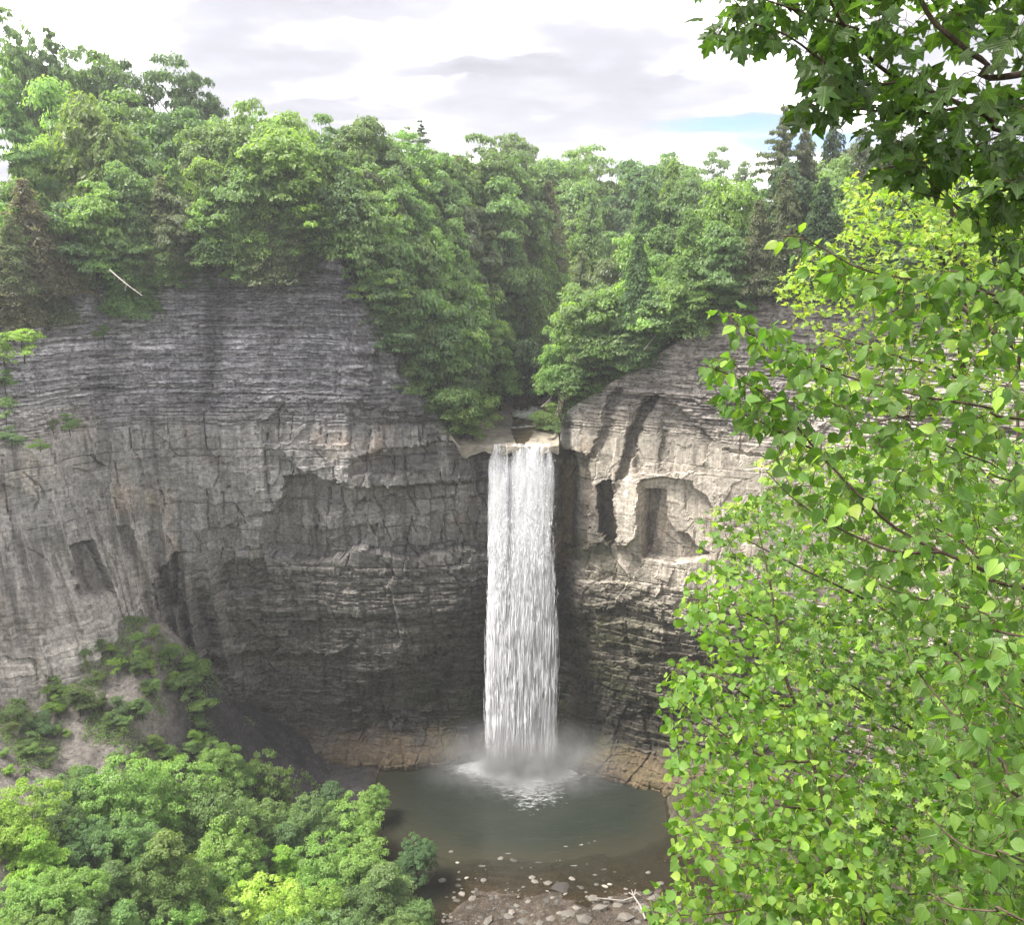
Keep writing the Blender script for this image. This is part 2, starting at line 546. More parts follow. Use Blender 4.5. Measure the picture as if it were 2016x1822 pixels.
def build_upland():
    xs = np.r_[np.arange(-330, -110, 5.0), np.arange(-110, 100, 1.6), np.arange(100, 340, 5.0)]
    ys = np.r_[np.arange(55, 150, 3.0), np.arange(150, 235, 1.4), np.arange(235, 420, 4.0), np.arange(420, 900, 30)]
    X, Y = np.meshgrid(xs, ys, indexing='ij')
    Z = h_up(X, Y) - 0.25
    V = np.stack([X, Y, Z], -1).reshape(-1, 3)
    F = grid_faces(len(xs), len(ys))
    wd = wall_dist(X, Y).reshape(-1)
    keep = (wd[F].min(1) > 1.2)
    F = F[keep]
    me = np_mesh('hill', V, F, M_SOIL, True, terrain_tint(V[:, 0], V[:, 1], V[:, 2], 0))
    return tag(put('hill', me), 'forest floor of the plateau and the side valley above the cliffs', kind='structure')


def build_gorge_floor():
    xs = np.r_[np.arange(-190, -80, 3.0), np.arange(-80, -26, 1.0), np.arange(-26, 40, 0.45), np.arange(40, 125, 2.5)]
    ys = np.r_[np.arange(-60, 0, 6.0), np.arange(0, 12, 0.4), np.arange(12, 60, 1.5), np.arange(60, 110, 1.5), np.arange(110, 168, 0.5)]
    X, Y = np.meshgrid(xs, ys, indexing='ij')
    Z = h_low(X, Y)
    V = np.stack([X, Y, Z], -1).reshape(-1, 3)
    F = grid_faces(len(xs), len(ys))
    wd = wall_dist(X, Y).reshape(-1)
    F = F[wd[F].min(1) < 6.0]
    x, y, z = V.T
    n = fbm(x / 3, y / 3, seed=41, octaves=4)
    gravel = np.stack([0.082 + 0.045 * n, 0.066 + 0.037 * n, 0.052 + 0.03 * n], -1)
    scree = np.stack([0.205 + 0.06 * n, 0.185 + 0.055 * n, 0.170 + 0.05 * n], -1)
    dark = np.stack([0.062 + 0.025 * n, 0.058 + 0.025 * n, 0.060 + 0.025 * n], -1)
    soil = np.stack([0.060 + 0.02 * n, 0.080 + 0.02 * n, 0.036 + 0.01 * n], -1)
    rust = np.stack([0.078 + 0.04 * n, 0.070 + 0.035 * n, 0.048 + 0.025 * n], -1)
    c = gravel.copy()
    w = sstep(-34, -44, x)[:, None]
    c = c * (1 - w) + scree * w
    w = (sstep(-60, -55, x) * sstep(128, 136, y) * sstep(-24, -30, x))[:, None]
    c = c * (1 - w) + dark * w
    w = (sstep(24, 27, x) * sstep(110, 120, y))[:, None]
    c = c * (1 - w) + rust * w
    w = (sstep(100, 92, y) * sstep(2.0, 5.0, z))[:, None]
    c = c * (1 - w) + soil * w
    me = np_mesh('ground', V, F, M_SOIL, True, np.clip(c, 0.01, 1))
    return tag(put('ground', me), 'gravel bed, talus and wooded near slope on the gorge floor', kind='structure')


# ------------------------------------------------------------------ cliffs
def bed_table(z0, z1, tmin, tmax, seed):
    r = np.random.default_rng(seed)
    b = [z0]
    while b[-1] < z1:
        b.append(b[-1] + tmin + (tmax - tmin) * r.random() ** 2.2)
    return np.array(b), r


def make_beds():
    r = np.random.default_rng(5)
    z, rows = -8.0, []
    while z < 125:
        if z < 20:
            t = 0.35 + 1.1 * r.random() ** 2
        elif z < 43:
            t = 0.30 + 1.0 * r.random() ** 2
        elif z < 70:
            t = 0.5 + 3.4 * r.random() ** 1.8
        else:
            t = 0.16 + 0.50 * r.random() ** 2
        rows.append(z)
        z += t
    b = np.array(rows)
    return b, r.normal(0, 1, len(b)), r.random(len(b)), 0.8 + 2.8 * r.random(len(b))


BEDS = make_beds()

REC = [  # recesses and bosses: outline on the face, depth in metres (positive goes into the wall), raggedness in pixels
    ([(520, 1008), (553, 990), (556, 938), (600, 934), (682, 946), (690, 962), (780, 958), (860, 950), (965, 944), (985, 1105), (900, 1085), (800, 1105), (700, 1085), (640, 1110), (585, 1105), (522, 1090)], 2.9, 5),
    ([(690, 1000), (715, 985), (722, 1060), (700, 1085)], 0.9, 4),
    ([(742, 990), (790, 985), (800, 1070), (760, 1085)], 0.8, 4),
    ([(820, 965), (850, 960), (850, 1090), (822, 1090)], -0.8, 3),
    ([(876, 960), (905, 960), (905, 1120), (878, 1120)], 0.7, 3),
    ([(640, 1000), (672, 996), (672, 1090), (645, 1095)], -0.7, 3),
    ([(300, 1135), (330, 1100), (352, 1080), (352, 1190), (300, 1195)], 2.0, 6),
    ([(432, 1125), (455, 1105), (520, 1098), (540, 1160), (450, 1180)], 1.4, 6),
    ([(440, 1030), (520, 1010), (520, 1050), (480, 1080), (440, 1080)], 0.5, 5),
    ([(126, 1072), (180, 1062), (182, 1160), (130, 1165)], 1.6, 4),
    ([(225, 1030), (262, 1040), (262, 1090), (232, 1085)], 1.2, 4),
    ([(690, 905), (760, 890), (870, 872), (965, 872), (965, 938), (860, 940), (690, 935)], 1.3, 5),
    ([(500, 840), (560, 795), (640, 795), (700, 800), (860, 830), (868, 866), (640, 876), (510, 870)], 0.9, 6),
    ([(330, 1300), (460, 1285), (640, 1300), (700, 1270), (700, 1300), (600, 1335), (420, 1340)], 1.1, 8),
    ([(560, 1240), (660, 1215), (800, 1225), (800, 1245), (660, 1250)], 0.7, 8),
    ([(690, 1400), (760, 1330), (870, 1290), (900, 1330), (850, 1400), (760, 1440), (700, 1470)], 1.6, 10),
    ([(840, 1290), (880, 1260), (960, 1250), (960, 1280), (890, 1310)], 1.2, 8),
    # right wall
    ([(1262, 784), (1296, 784), (1262, 838), (1242, 905), (1222, 962), (1204, 985), (1206, 960), (1224, 900), (1236, 846)], 0.9, 4),
    ([(1206, 762), (1226, 764), (1206, 806), (1196, 858), (1168, 905), (1152, 905), (1180, 858), (1190, 806)], 0.7, 4),
    ([(1236, 800), (1300, 786), (1336, 800), (1345, 818), (1400, 862), (1382, 935), (1290, 938), (1250, 930)], 0.75, 4),
    ([(1300, 820), (1318, 800), (1345, 818), (1400, 862), (1330, 850), (1312, 860), (1312, 900), (1296, 930), (1296, 850)], 0.45, 4),
    ([(1258, 946), (1302, 940), (1361, 950), (1366, 964), (1390, 978), (1402, 1000), (1402, 1044), (1395, 1105), (1330, 1112), (1264, 1095)], 1.6, 1.2),
    ([(1262, 967), (1306, 970), (1308, 1024), (1325, 1053), (1352, 1057), (1365, 1080), (1400, 1100), (1330, 1115), (1264, 1100)], 1.1, 1.2),
    ([(1266, 972), (1292, 970), (1288, 1004), (1274, 1088), (1264, 1086)], 1.0, 1),
    ([(1205, 948), (1259, 946), (1255, 1055), (1232, 1078), (1219, 1066)], -1.2, 3),
    ([(1098, 925), (1112, 885), (1150, 890), (1160, 905), (1164, 962), (1160, 1010), (1158, 1085), (1150, 1075), (1100, 1090)], 1.5, 4),
    ([(1176, 950), (1204, 945), (1212, 1010), (1220, 1058), (1204, 1078), (1178, 1050)], 2.2, 3),
    ([(1100, 1080), (1230, 1075), (1262, 1110), (1240, 1150), (1100, 1150)], 0.9, 7),
    ([(1390, 560), (1560, 556), (1600, 600), (1480, 616), (1400, 600)], 0.9, 6),
    ([(1420, 884), (1530, 898), (1530, 906), (1420, 892)], 0.8, 3),
    ([(1110, 1215), (1240, 1195), (1330, 1230), (1330, 1250), (1230, 1225), (1110, 1240)], 0.9, 7),
    ([(1250, 1290), (1400, 1300), (1400, 1330), (1260, 1310)], 0.9, 7),
]

# steps: the face to the left of each line stands forward of the face to its right (metres, reach in pixels)
EDGE = [
    ([(186, 560), (186, 690), (189, 884), (178, 976), (175, 1030), (160, 1130)], 2.6, 130),
    ([(90, 880), (81, 933), (70, 1052), (65, 1160), (97, 1295)], 2.0, 60),
    ([(306, 1070), (302, 1106), (297, 1187), (300, 1240)], 1.7, 60),
    ([(389, 860), (399, 987), (372, 1052), (345, 1160)], 1.3, 36),
    ([(178, 1020), (172, 1100), (185, 1200), (200, 1260)], 1.6, 40),
    ([(240, 1010), (228, 1080), (240, 1180)], 0.9, 30),
    ([(420, 560), (405, 700), (388, 830)], 0.7, 30),
    ([(452, 560), (440, 700), (415, 820)], -0.5, 30),
    ([(690, 940), (692, 1095)], 0.5, 40), ([(742, 960), (744, 1090)], 0.5, 30), ([(800, 960), (802, 1090)], -0.4, 30),
    ([(880, 890), (882, 1180)], -0.5, 40), ([(910, 950), (912, 1200)], 0.5, 30),
    ([(520, 1150), (530, 1290)], -0.6, 50), ([(640, 1120), (650, 1300)], 0.5, 50), ([(760, 1110), (768, 1330)], -0.6, 60),
    ([(1119, 800), (1119, 900)], 0.5, 26), ([(1150, 800), (1152, 905)], 0.4, 26), ([(1330, 860), (1332, 940)], 0.3, 30), ([(1450, 860), (1455, 1000)], 0.4, 60),
]

STAIN_SHADE = [  # wet or mineral-dark patches, and shade of recesses put into the tint: outline, tint multiplier, softness in pixels
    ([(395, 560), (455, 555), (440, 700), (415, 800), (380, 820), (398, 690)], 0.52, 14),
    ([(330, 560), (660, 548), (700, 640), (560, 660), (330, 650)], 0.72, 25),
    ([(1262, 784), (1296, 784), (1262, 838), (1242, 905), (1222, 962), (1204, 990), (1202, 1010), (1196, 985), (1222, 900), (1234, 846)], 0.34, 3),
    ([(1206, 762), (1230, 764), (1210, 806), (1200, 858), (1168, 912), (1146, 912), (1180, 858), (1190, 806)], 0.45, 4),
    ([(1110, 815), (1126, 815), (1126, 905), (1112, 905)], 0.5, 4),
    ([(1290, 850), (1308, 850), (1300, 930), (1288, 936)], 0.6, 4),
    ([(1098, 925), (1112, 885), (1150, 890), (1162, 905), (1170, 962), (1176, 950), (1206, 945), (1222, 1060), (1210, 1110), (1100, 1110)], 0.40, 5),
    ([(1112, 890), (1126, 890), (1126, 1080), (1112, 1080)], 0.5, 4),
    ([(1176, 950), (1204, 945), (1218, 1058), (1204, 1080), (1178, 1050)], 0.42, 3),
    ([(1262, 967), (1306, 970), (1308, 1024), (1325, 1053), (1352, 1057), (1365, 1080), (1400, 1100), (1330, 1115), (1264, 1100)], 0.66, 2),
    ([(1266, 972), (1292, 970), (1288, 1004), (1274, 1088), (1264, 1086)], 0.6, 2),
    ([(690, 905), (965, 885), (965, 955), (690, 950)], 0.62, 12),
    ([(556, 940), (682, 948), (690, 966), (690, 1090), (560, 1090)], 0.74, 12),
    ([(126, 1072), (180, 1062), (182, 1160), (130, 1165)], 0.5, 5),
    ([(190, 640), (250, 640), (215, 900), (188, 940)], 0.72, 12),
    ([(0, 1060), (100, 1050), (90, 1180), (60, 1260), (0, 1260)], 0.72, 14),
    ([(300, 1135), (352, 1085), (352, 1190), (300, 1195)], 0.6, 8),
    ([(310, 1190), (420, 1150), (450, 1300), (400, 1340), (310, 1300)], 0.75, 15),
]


def poly_soft(px, py, poly, soft, seed):
    """1 inside the outline, fading over about `soft` pixels; evaluated by jittered sampling"""
    xs = [p[0] for p in poly]
    ys = [p[1] for p in poly]
    m = (px > min(xs) - 3 * soft) & (px < max(xs) + 3 * soft) & (py > min(ys) - 3 * soft) & (py < max(ys) + 3 * soft)
    out = np.zeros(px.shape)
    if not m.any():
        return out
    a, b = px[m], py[m]
    acc = np.zeros(a.shape)
    k = 0
    for ang in np.linspace(0, 2 * np.pi, 9)[:-1]:
        for rr in (0.4, 0.95):
            acc += in_poly(a + math.cos(ang) * soft * rr, b + math.sin(ang) * soft * rr, poly)
            k += 1
    out[m] = acc / k
    return out


def build_cliff(name, s0, s1, label):
    total = _seg[-1]
    # column spacing follows how much of the wall the picture shows
    s, ss = [], s0
    while ss < s1:
        s.append(ss)
        x = np.interp(ss, _seg, WALL[:, 0])
        y = np.interp(ss, _seg, WALL[:, 1])
        off = max(0, -x - 96, x - 58)
        ss += 0.24 + min(2.0, off * 0.08)
    s.append(s1)
    s = np.array(s)
    bx, by = np.interp(s, _seg, WALL[:, 0]), np.interp(s, _seg, WALL[:, 1])
    e = 1.2
    tx = np.interp(s + e, _seg, WALL[:, 0]) - np.interp(s - e, _seg, WALL[:, 0])
    ty = np.interp(s + e, _seg, WALL[:, 1]) - np.interp(s - e, _seg, WALL[:, 1])
    l = np.hypot(tx, ty)
    nx, ny = ty / l, -tx / l
    ztop = h_up(bx, by) + 0.15
    nrow = 620
    t = np.linspace(0, 1, nrow)
    z = -4 + (ztop[:, None] + 4) * t[None, :]
    S = np.repeat(s[:, None], nrow, 1)
    BX, BY = np.repeat(bx[:, None], nrow, 1), np.repeat(by[:, None], nrow, 1)
    px, py = project(BX, BY, z)
    jit = fbm(S / 1.5, z / 1.2, seed=50, octaves=3)
    jit2 = fbm(S / 1.7, z / 1.0, seed=53, octaves=3)
    # ---- beds
    bz, boff, bph, bw = BEDS
    zz = z + 0.012 * S + 0.22 * fbm(S / 18, z / 30, seed=51, octaves=2) + 0.10 * noise(S / 2.2, z / 2.0, seed=52)
    idx = np.clip(np.searchsorted(bz, zz.ravel()).reshape(z.shape) - 1, 0, len(bz) - 1)
    fidx = idx.astype(float)
    upper = sstep(66, 73, z + 1.5 * noise(S / 9, z / 9, seed=54))
    lower = 1 - sstep(38, 46, z + 3 * noise(S / 12, z / 9, seed=55))
    mid = 1 - np.maximum(upper, lower)
    amp = 0.17 * upper + 0.10 * mid + 0.15 * lower
    blk = hash3(np.floor(S / bw[idx] + bph[idx] * 9 + 0.35 * jit), fidx, fidx * 0, 7)
    blk2 = hash3(np.floor(S / (bw[idx] * 0.37) + bph[idx] * 5), fidx, fidx * 0, 8)
    d = amp * boff[idx] * (0.55 + 0.9 * noise(S / 7, fidx * 1.7, seed=56))
    d += amp * (2.6 * (blk - 0.5) + 1.8 * (blk2 - 0.5))
    # open bedding planes: a thin slot at the foot of many beds
    fr = zz - bz[idx]
    slot = (fr < 0.17) & (bph[idx] > 0.45) & (noise(S / 3.0, fidx * 3.1, seed=57) > -0.35)
    d -= np.where(slot, 0.26 * upper + 0.36 * mid + 0.36 * lower, 0)
    # ---- joints: flat slabs a few metres wide with steps between them
    for w, a, sd_ in ((6.5, 0.62, 60), (2.7, 0.30, 61)):
        zc = np.floor(z / (w * 1.9) + 0.3 * noise(S / w, z * 0 + sd_, seed=sd_))
        q = hash3(np.floor(S / w + 0.42 * noise(z / 5.0, zc, seed=sd_ + 5) + 0.3 * zc), zc, zc * 0, sd_)
        d += a * (q - 0.5) * 2 * (0.6 * upper + 1.0 * mid + 1.0 * lower)
        fq = np.mod(S / w + 0.42 * noise(z / 5.0, zc, seed=sd_ + 5) + 0.3 * zc, 1.0) * w
        crack = (np.minimum(fq, w - fq) < 0.16) & (noise(S / w * 1.3, z / 6.0, seed=sd_ + 9) > (0.0 if w > 4 else 0.35))
        d -= 0.42 * crack * (0.5 * upper + mid + 0.8 * lower)
    calm = 1 - 0.72 * sstep(9, 14, BX) * mid - 0.85 * sstep(-62, -70, BX) * sstep(60, 46, z)
    d = d * calm
    # ---- broad form
    d += 1.3 * fbm(S / 22, z / 34, seed=64, octaves=2) + calm * (0.5 * fbm(S / 5, z / 14, seed=65, octaves=3) + 0.16 * jit)
    flute = 1 - np.abs(noise(S / 2.7 + 0.03 * z, z / 30, seed=66))
    spurm = sstep(-60, -68, BX) * sstep(60, 46, z)
    d += spurm * (0.55 * noise(S / 0.85, z / 8.0, seed=87) + 0.30 * noise(S / 0.4, z / 3.0, seed=88) - 0.5 * (np.abs(noise(S / 1.9, z / 14.0, seed=89)) < 0.10))
    d += 2.6 * (flute ** 2 - 0.4) * sstep(62, 50, z) * sstep(14, 26, z) * sstep(-44, -58, BX) * sstep(-104, -86, BX)
    d -= 0.10 * np.maximum(0, z - 66) * (BX < 0) + 0.16 * np.maximum(0, z - 76) * (BX > 0)
    # buttress foot flares out, amphitheatre foot is undercut
    d += 0.26 * np.maximum(0, 58 - z) * sstep(-66, -78, BX) * (1 - 0.3 * flute)
    d += 0.18 * np.maximum(0, 50 - z) * sstep(-56, -66, BX) * sstep(-100, -80, BX)
    und = sstep(-58, -48, BX) * sstep(60, 40, BX)
    d -= und * 2.6 * sstep(34, 12, z + 2 * noise(S / 8, S * 0, seed=67)) * sstep(0.5, 6, z)
    d += und * 3.0 * sstep(5.5, 1.0, z + 1.5 * noise(S / 6, S * 0, seed=68)) * sstep(4, 14, np.abs(BX - 2))
    d -= 1.2 * sstep(11, 7, np.abs(BX - 2)) * sstep(63.5, 61, z)
    d += 1.0 * sstep(9, 7, np.abs(BX - 2)) * sstep(62.6, 63.2, z)
    # ---- placed recesses
    rec_mask = np.zeros(z.shape)
    for poly, dep, rag in REC:
        qx = px + rag * 1.3 * np.round(jit * 2.2) / 2.2 * 1.4
        qy = py + rag * 1.3 * np.round(jit2 * 2.2) / 2.2 * 1.4
        m = in_poly(qx, qy, poly)
        d -= dep * m
        if dep > 0:
            rec_mask = np.maximum(rec_mask, m)
    X, Y = BX + nx[:, None] * d, BY + ny[:, None] * d
    Z = z - np.where(t[None, :] < 1, 0, 0) + 0.0
    for line, a_, L_ in EDGE:
        ly = np.array([q[1] for q in line])
        lx = np.array([q[0] for q in line])
        dx = px + 4 * np.round(jit * 2) - np.interp(py, ly, lx)
        fade = sstep(ly[0] - 14, ly[0] + 4, py) * sstep(ly[-1] + 14, ly[-1] - 4, py)
        d += a_ * fade * np.where(dx < 0, np.exp(np.minimum(dx, 0) / L_), np.exp(-np.maximum(dx, 0) / 1.5))
    # ---- colour of the stone itself
    n_lo = fbm(S / 12, z / 12, seed=70)
    dash = noise(S / 2.6, z / 0.17, seed=83)
    tick = sstep(0.45, 0.8, noise(S / 0.45, z / 1.3, seed=84)) * sstep(-0.2, 0.4, fbm(S / 9, z / 7, seed=85))
    tone = 1 + 0.13 * boff[idx] * (0.8 * upper + 0.35 * mid + 0.5 * lower) + 0.42 * (blk - 0.5) + 0.40 * (blk2 - 0.5) * (upper + 0.5 * lower) + 0.20 * n_lo
    tone = tone * (1 + 0.30 * dash * (upper + 0.45 * lower + 0.25 * mid)) * (1 - 0.45 * tick * (0.9 * upper + 0.4 * lower + 0.2 * mid))
    cu = np.array([0.232, 0.225, 0.237])
    cm = np.array([0.275, 0.262, 0.254])
    cl = np.array([0.180, 0.167, 0.155])
    c = cu * upper[..., None] + cm * mid[..., None] + cl * lower[..., None]
    # right wall: paler, warmer siltstone
    rw = sstep(9, 14, BX)[..., None]
    ru, rm, rl = np.array([0.285, 0.258, 0.238]), np.array([0.43, 0.385, 0.33]), np.array([0.165, 0.150, 0.122])
    r_lower = (1 - sstep(33, 42, z + 2.5 * noise(S / 6, z / 8, seed=71)))[..., None]
    r_mid = 1 - np.maximum(upper[..., None], r_lower)
    cr = ru * upper[..., None] + rm * np.clip(r_mid, 0, 1) + rl * r_lower
    c = c * (1 - rw) + cr * rw
    c = c * np.clip(tone, 0.45, 1.7)[..., None]
    # buttress at the left is beige below
    bt = (sstep(-62, -70, BX) * sstep(60, 42, z))[..., None]
    c = c * (1 - bt) + bt * np.array([0.36, 0.332, 0.308]) * np.clip(tone, 0.5, 1.5)[..., None]
    bt = (sstep(-70, -76, BX) * sstep(78, 70, z) * sstep(58, 64, z))[..., None] * 0.7
    c = c * (1 - bt) + bt * np.array([0.36, 0.332, 0.308]) * np.clip(tone, 0.5, 1.5)[..., None]
    # pale hard beds in the upper shale
    for z0, th, br in ((86.6, 0.32, 1.9), (85.4, 0.22, 1.7), (84.7, 0.40, 1.9), (78.1, 0.22, 1.6), (77.3, 0.28, 1.8), (76.6, 0.18, 1.5), (90.2, 0.2, 1.4), (81.5, 0.15, 1.4)):
        wob = zz + 0.25 * noise(S / 6, S * 0 + z0, seed=72)
        m = (np.abs(wob - z0) < th) * sstep(-0.5, 0.2, noise(S / 5, S * 0 + z0 * 3, seed=73)) * (BX < -5)
        c = c * (1 + (br - 1) * m[..., None])
    # ochre bloom, vertical drip streaks, damp foot
    och = (sstep(0.15, 0.6, fbm(S / 6, z / 9, seed=74)) * mid * 0.40)[..., None]
    c = c * (1 - och) + och * np.array([0.40, 0.30, 0.22]) * np.clip(tone, 0.5, 1.4)[..., None]
    drip = sstep(0.20, 0.6, fbm(S / 1.1, z / 22, seed=75, octaves=3)) * (0.55 * mid + 0.5 * lower + 0.3 * upper)
    c = c * (1 - 0.6 * drip[..., None])
    lime = sstep(0.30, 0.8, fbm(S / 0.8, z / 16, seed=76, octaves=3)) * mid
    c = c * (1 + 0.5 * lime[..., None])
    for k, (poly, mul, soft) in enumerate(STAIN_SHADE):
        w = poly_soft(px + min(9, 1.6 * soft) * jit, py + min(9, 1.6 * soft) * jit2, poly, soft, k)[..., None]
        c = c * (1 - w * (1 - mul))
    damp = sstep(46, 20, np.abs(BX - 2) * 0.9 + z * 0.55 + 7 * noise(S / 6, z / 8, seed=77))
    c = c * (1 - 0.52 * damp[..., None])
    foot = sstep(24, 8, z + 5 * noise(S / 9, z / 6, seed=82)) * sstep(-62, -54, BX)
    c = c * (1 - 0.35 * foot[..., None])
    moss = sstep(-0.15, 0.4, fbm(S / 5, z / 4, seed=78)) * sstep(40, 22, np.abs(BX - 6) + z * 0.4)
    c = c * (1 - 0.55 * moss[..., None]) + 0.55 * moss[..., None] * np.array([0.060, 0.066, 0.026])
    rust = sstep(7, 2.5, z + 2 * noise(S / 3, z, seed=79)) * sstep(10, 18, np.abs(BX - 2)) * sstep(-48, -40, BX)
    c = c * (1 - 0.6 * rust[..., None]) + 0.6 * rust[..., None] * np.array([0.125, 0.088, 0.048])
    strip = sstep(8.0, 8.4, BX) * sstep(10.6, 10.0, BX) * sstep(36, 42, z) * sstep(64, 60, z)
    c = c * (1 - 0.6 * strip[..., None]) + 0.6 * strip[..., None] * np.array([0.15, 0.105, 0.05])
    V = np.stack([X, Y, Z], -1)
    # cap that runs back from the rim under the forest floor
    back = []
    for q in (0.5, 1.5, 3.0, 5.0):
        xx, yy = bx - nx * q, by - ny * q
        back.append(np.stack([xx, yy, np.maximum(h_up(xx, yy) - 0.05, ztop - 4)], -1))
    V = np.concatenate([V, np.stack(back, 1)], 1)
    c[:, -3:] = np.array([0.06, 0.056, 0.036])
    capc = np.stack([c[:, -1]] * 4, 1)
    c = np.concatenate([c, capc], 1)
    nr = V.shape[1]
    V = V.reshape(-1, 3)
    strata = 0.80 * upper + (0.45 - 0.15 * rw[..., 0]) * mid + 0.60 * lower
    strata = np.clip((strata * (1 - 0.75 * spurm)) * (0.75 + 0.6 * fbm(S / 8, z / 5, seed=86)), 0.1, 1)
    strata = np.concatenate([strata, np.zeros((len(s), 4))], 1)
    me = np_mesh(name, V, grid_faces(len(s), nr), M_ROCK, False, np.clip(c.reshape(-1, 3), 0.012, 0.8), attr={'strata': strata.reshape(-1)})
    o = put(name, me)
    return tag(o, label, kind='structure')


S_FALL = float(_seg[np.argmin(np.abs(WALL[:, 0] - 1.8))])
build_upland()
build_gorge_floor()
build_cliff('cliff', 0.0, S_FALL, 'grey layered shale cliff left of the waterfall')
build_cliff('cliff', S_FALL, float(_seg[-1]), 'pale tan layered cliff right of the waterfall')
# ------------------------------------------------------------------ trees: a few kinds, each with trunk and crown
def leaf_quads(cen, nrm, size, rng, aspect=0.62):
    """one small kite-shaped face per point"""
    n = len(cen)
    nrm = nrm / np.maximum(np.linalg.norm(nrm, axis=1, keepdims=True), 1e-6)
    a = rng.normal(size=(n, 3))
    a -= nrm * (a * nrm).sum(1, keepdims=True)
    a /= np.maximum(np.linalg.norm(a, axis=1, keepdims=True), 1e-6)
    b = np.cross(nrm, a)
    s = np.broadcast_to(size, (n,))[:, None]
    droop = nrm * s * 0.12
    v = np.stack([cen - a * s * 0.5, cen + b * s * aspect * 0.5 + droop, cen + a * s * 0.5, cen - b * s * aspect * 0.5 + droop], 1)
    return v.reshape(-1, 3), np.arange(n * 4).reshape(n, 4)


def sph(n, rng):
    v = rng.normal(size=(n, 3))
    return v / np.linalg.norm(v, axis=1, keepdims=True)


def broadleaf(seed, n_clump=125, n_leaf=58, leaf=0.046, lo=0.03, top=1.0, wide=0.5, shape='round', clump=0.105, gaps=0.0, lobes=24):
    """unit tree: height 1, crown half-width 0.5 (scaled to size later). Returns crown mesh and trunk mesh."""
    rng = np.random.default_rng(seed)
    cz, hz = (lo + top) / 2 - 0.02, (top - lo) / 2
    # main limbs end in lobes; each lobe is built of small leaf clumps on its upper side
    nl = lobes
    d = sph(nl * 4, rng)
    d = d[d[:, 2] > -0.7][:nl]
    nl = len(d)
    rad = 0.40 + 0.48 * rng.random(nl) ** 0.8
    prof = np.ones(nl)
    if shape == 'cone':
        prof = np.clip(1.12 - 0.80 * (d[:, 2] * 0.5 + 0.5), 0.22, 1)
    elif shape == 'egg':
        prof = np.clip(1.12 - 0.52 * (d[:, 2] * 0.5 + 0.5), 0.35, 1.1)
    lc = np.stack([d[:, 0] * rad * prof * (wide - 0.08), d[:, 1] * rad * prof * (wide - 0.08), cz + d[:, 2] * rad * hz * 0.95], -1)
    lr = (0.15 + 0.11 * rng.random(nl)) * np.where(shape == 'round', 1.12, 1.0) * np.clip(prof + 0.15, 0.6, 1)
    li = rng.integers(0, nl, n_clump)
    e = sph(n_clump, rng)
    e[:, 2] = np.abs(e[:, 2]) * 0.9 - 0.25
    c = lc[li] + e * lr[li][:, None] * np.array([1.0, 1.0, 0.75])
    if gaps:
        c = c[rng.random(len(c)) > gaps]
    N = len(c)
    rc = clump * (0.65 + 0.7 * rng.random(N))
    k = rng.integers(int(n_leaf * 0.6), int(n_leaf * 1.4), N)
    ci = np.repeat(np.arange(N), k)
    q = sph(len(ci), rng)
    q[:, 2] = np.where(q[:, 2] < 0.0, -q[:, 2] * (rng.random(len(ci)) < 0.85) + q[:, 2] * 0.3, q[:, 2])
    rr = (0.62 + 0.38 * rng.random(len(ci)) ** 0.6)[:, None]
    # small knots inside the clump so its outline is ragged
    wob = 1 + 0.45 * noise(q[:, 0] * 3 + ci * 3.7, q[:, 1] * 3, q[:, 2] * 3, seed + 1)[:, None]
    p = c[ci] + q * rr * wob * rc[ci][:, None] * np.array([1.0, 1.0, 0.55])
    out = p - np.array([0, 0, cz - 0.1])
    out /= np.maximum(np.linalg.norm(out, axis=1, keepdims=True), 1e-6)
    nrm = 0.5 * np.array([0, 0, 1.0]) + 0.75 * q + 0.3 * out + 0.38 * rng.normal(size=q.shape)
    v, f = leaf_quads(p, nrm, leaf * (0.6 + 0.8 * rng.random(len(p))), rng)
    tr = Soup()
    bend = rng.normal(size=(5, 2)) * 0.012
    zt = np.linspace(-0.06, top * 0.80, 5)
    tp = np.column_stack([bend[:, 0], bend[:, 1], zt])
    tp[0, :2] = 0
    tr.tube(tp, np.array([0.024, 0.018, 0.014, 0.009, 0.003]), 6)
    for i in rng.choice(N, min(N, 14), replace=False):
        t0 = 0.28 + 0.5 * rng.random()
        st = np.array([np.interp(t0, zt, tp[:, 0]), np.interp(t0, zt, tp[:, 1]), t0 * min(1.0, max(0.3, c[i, 2]))])
        mid_ = (st + c[i]) / 2 + np.array([0, 0, -0.02])
        tr.tube([st, mid_, c[i]], [0.007, 0.005, 0.002], 4)
    return (np_mesh('crown', v, f, M_FAR), tr.mesh('trunk', M_BARK))


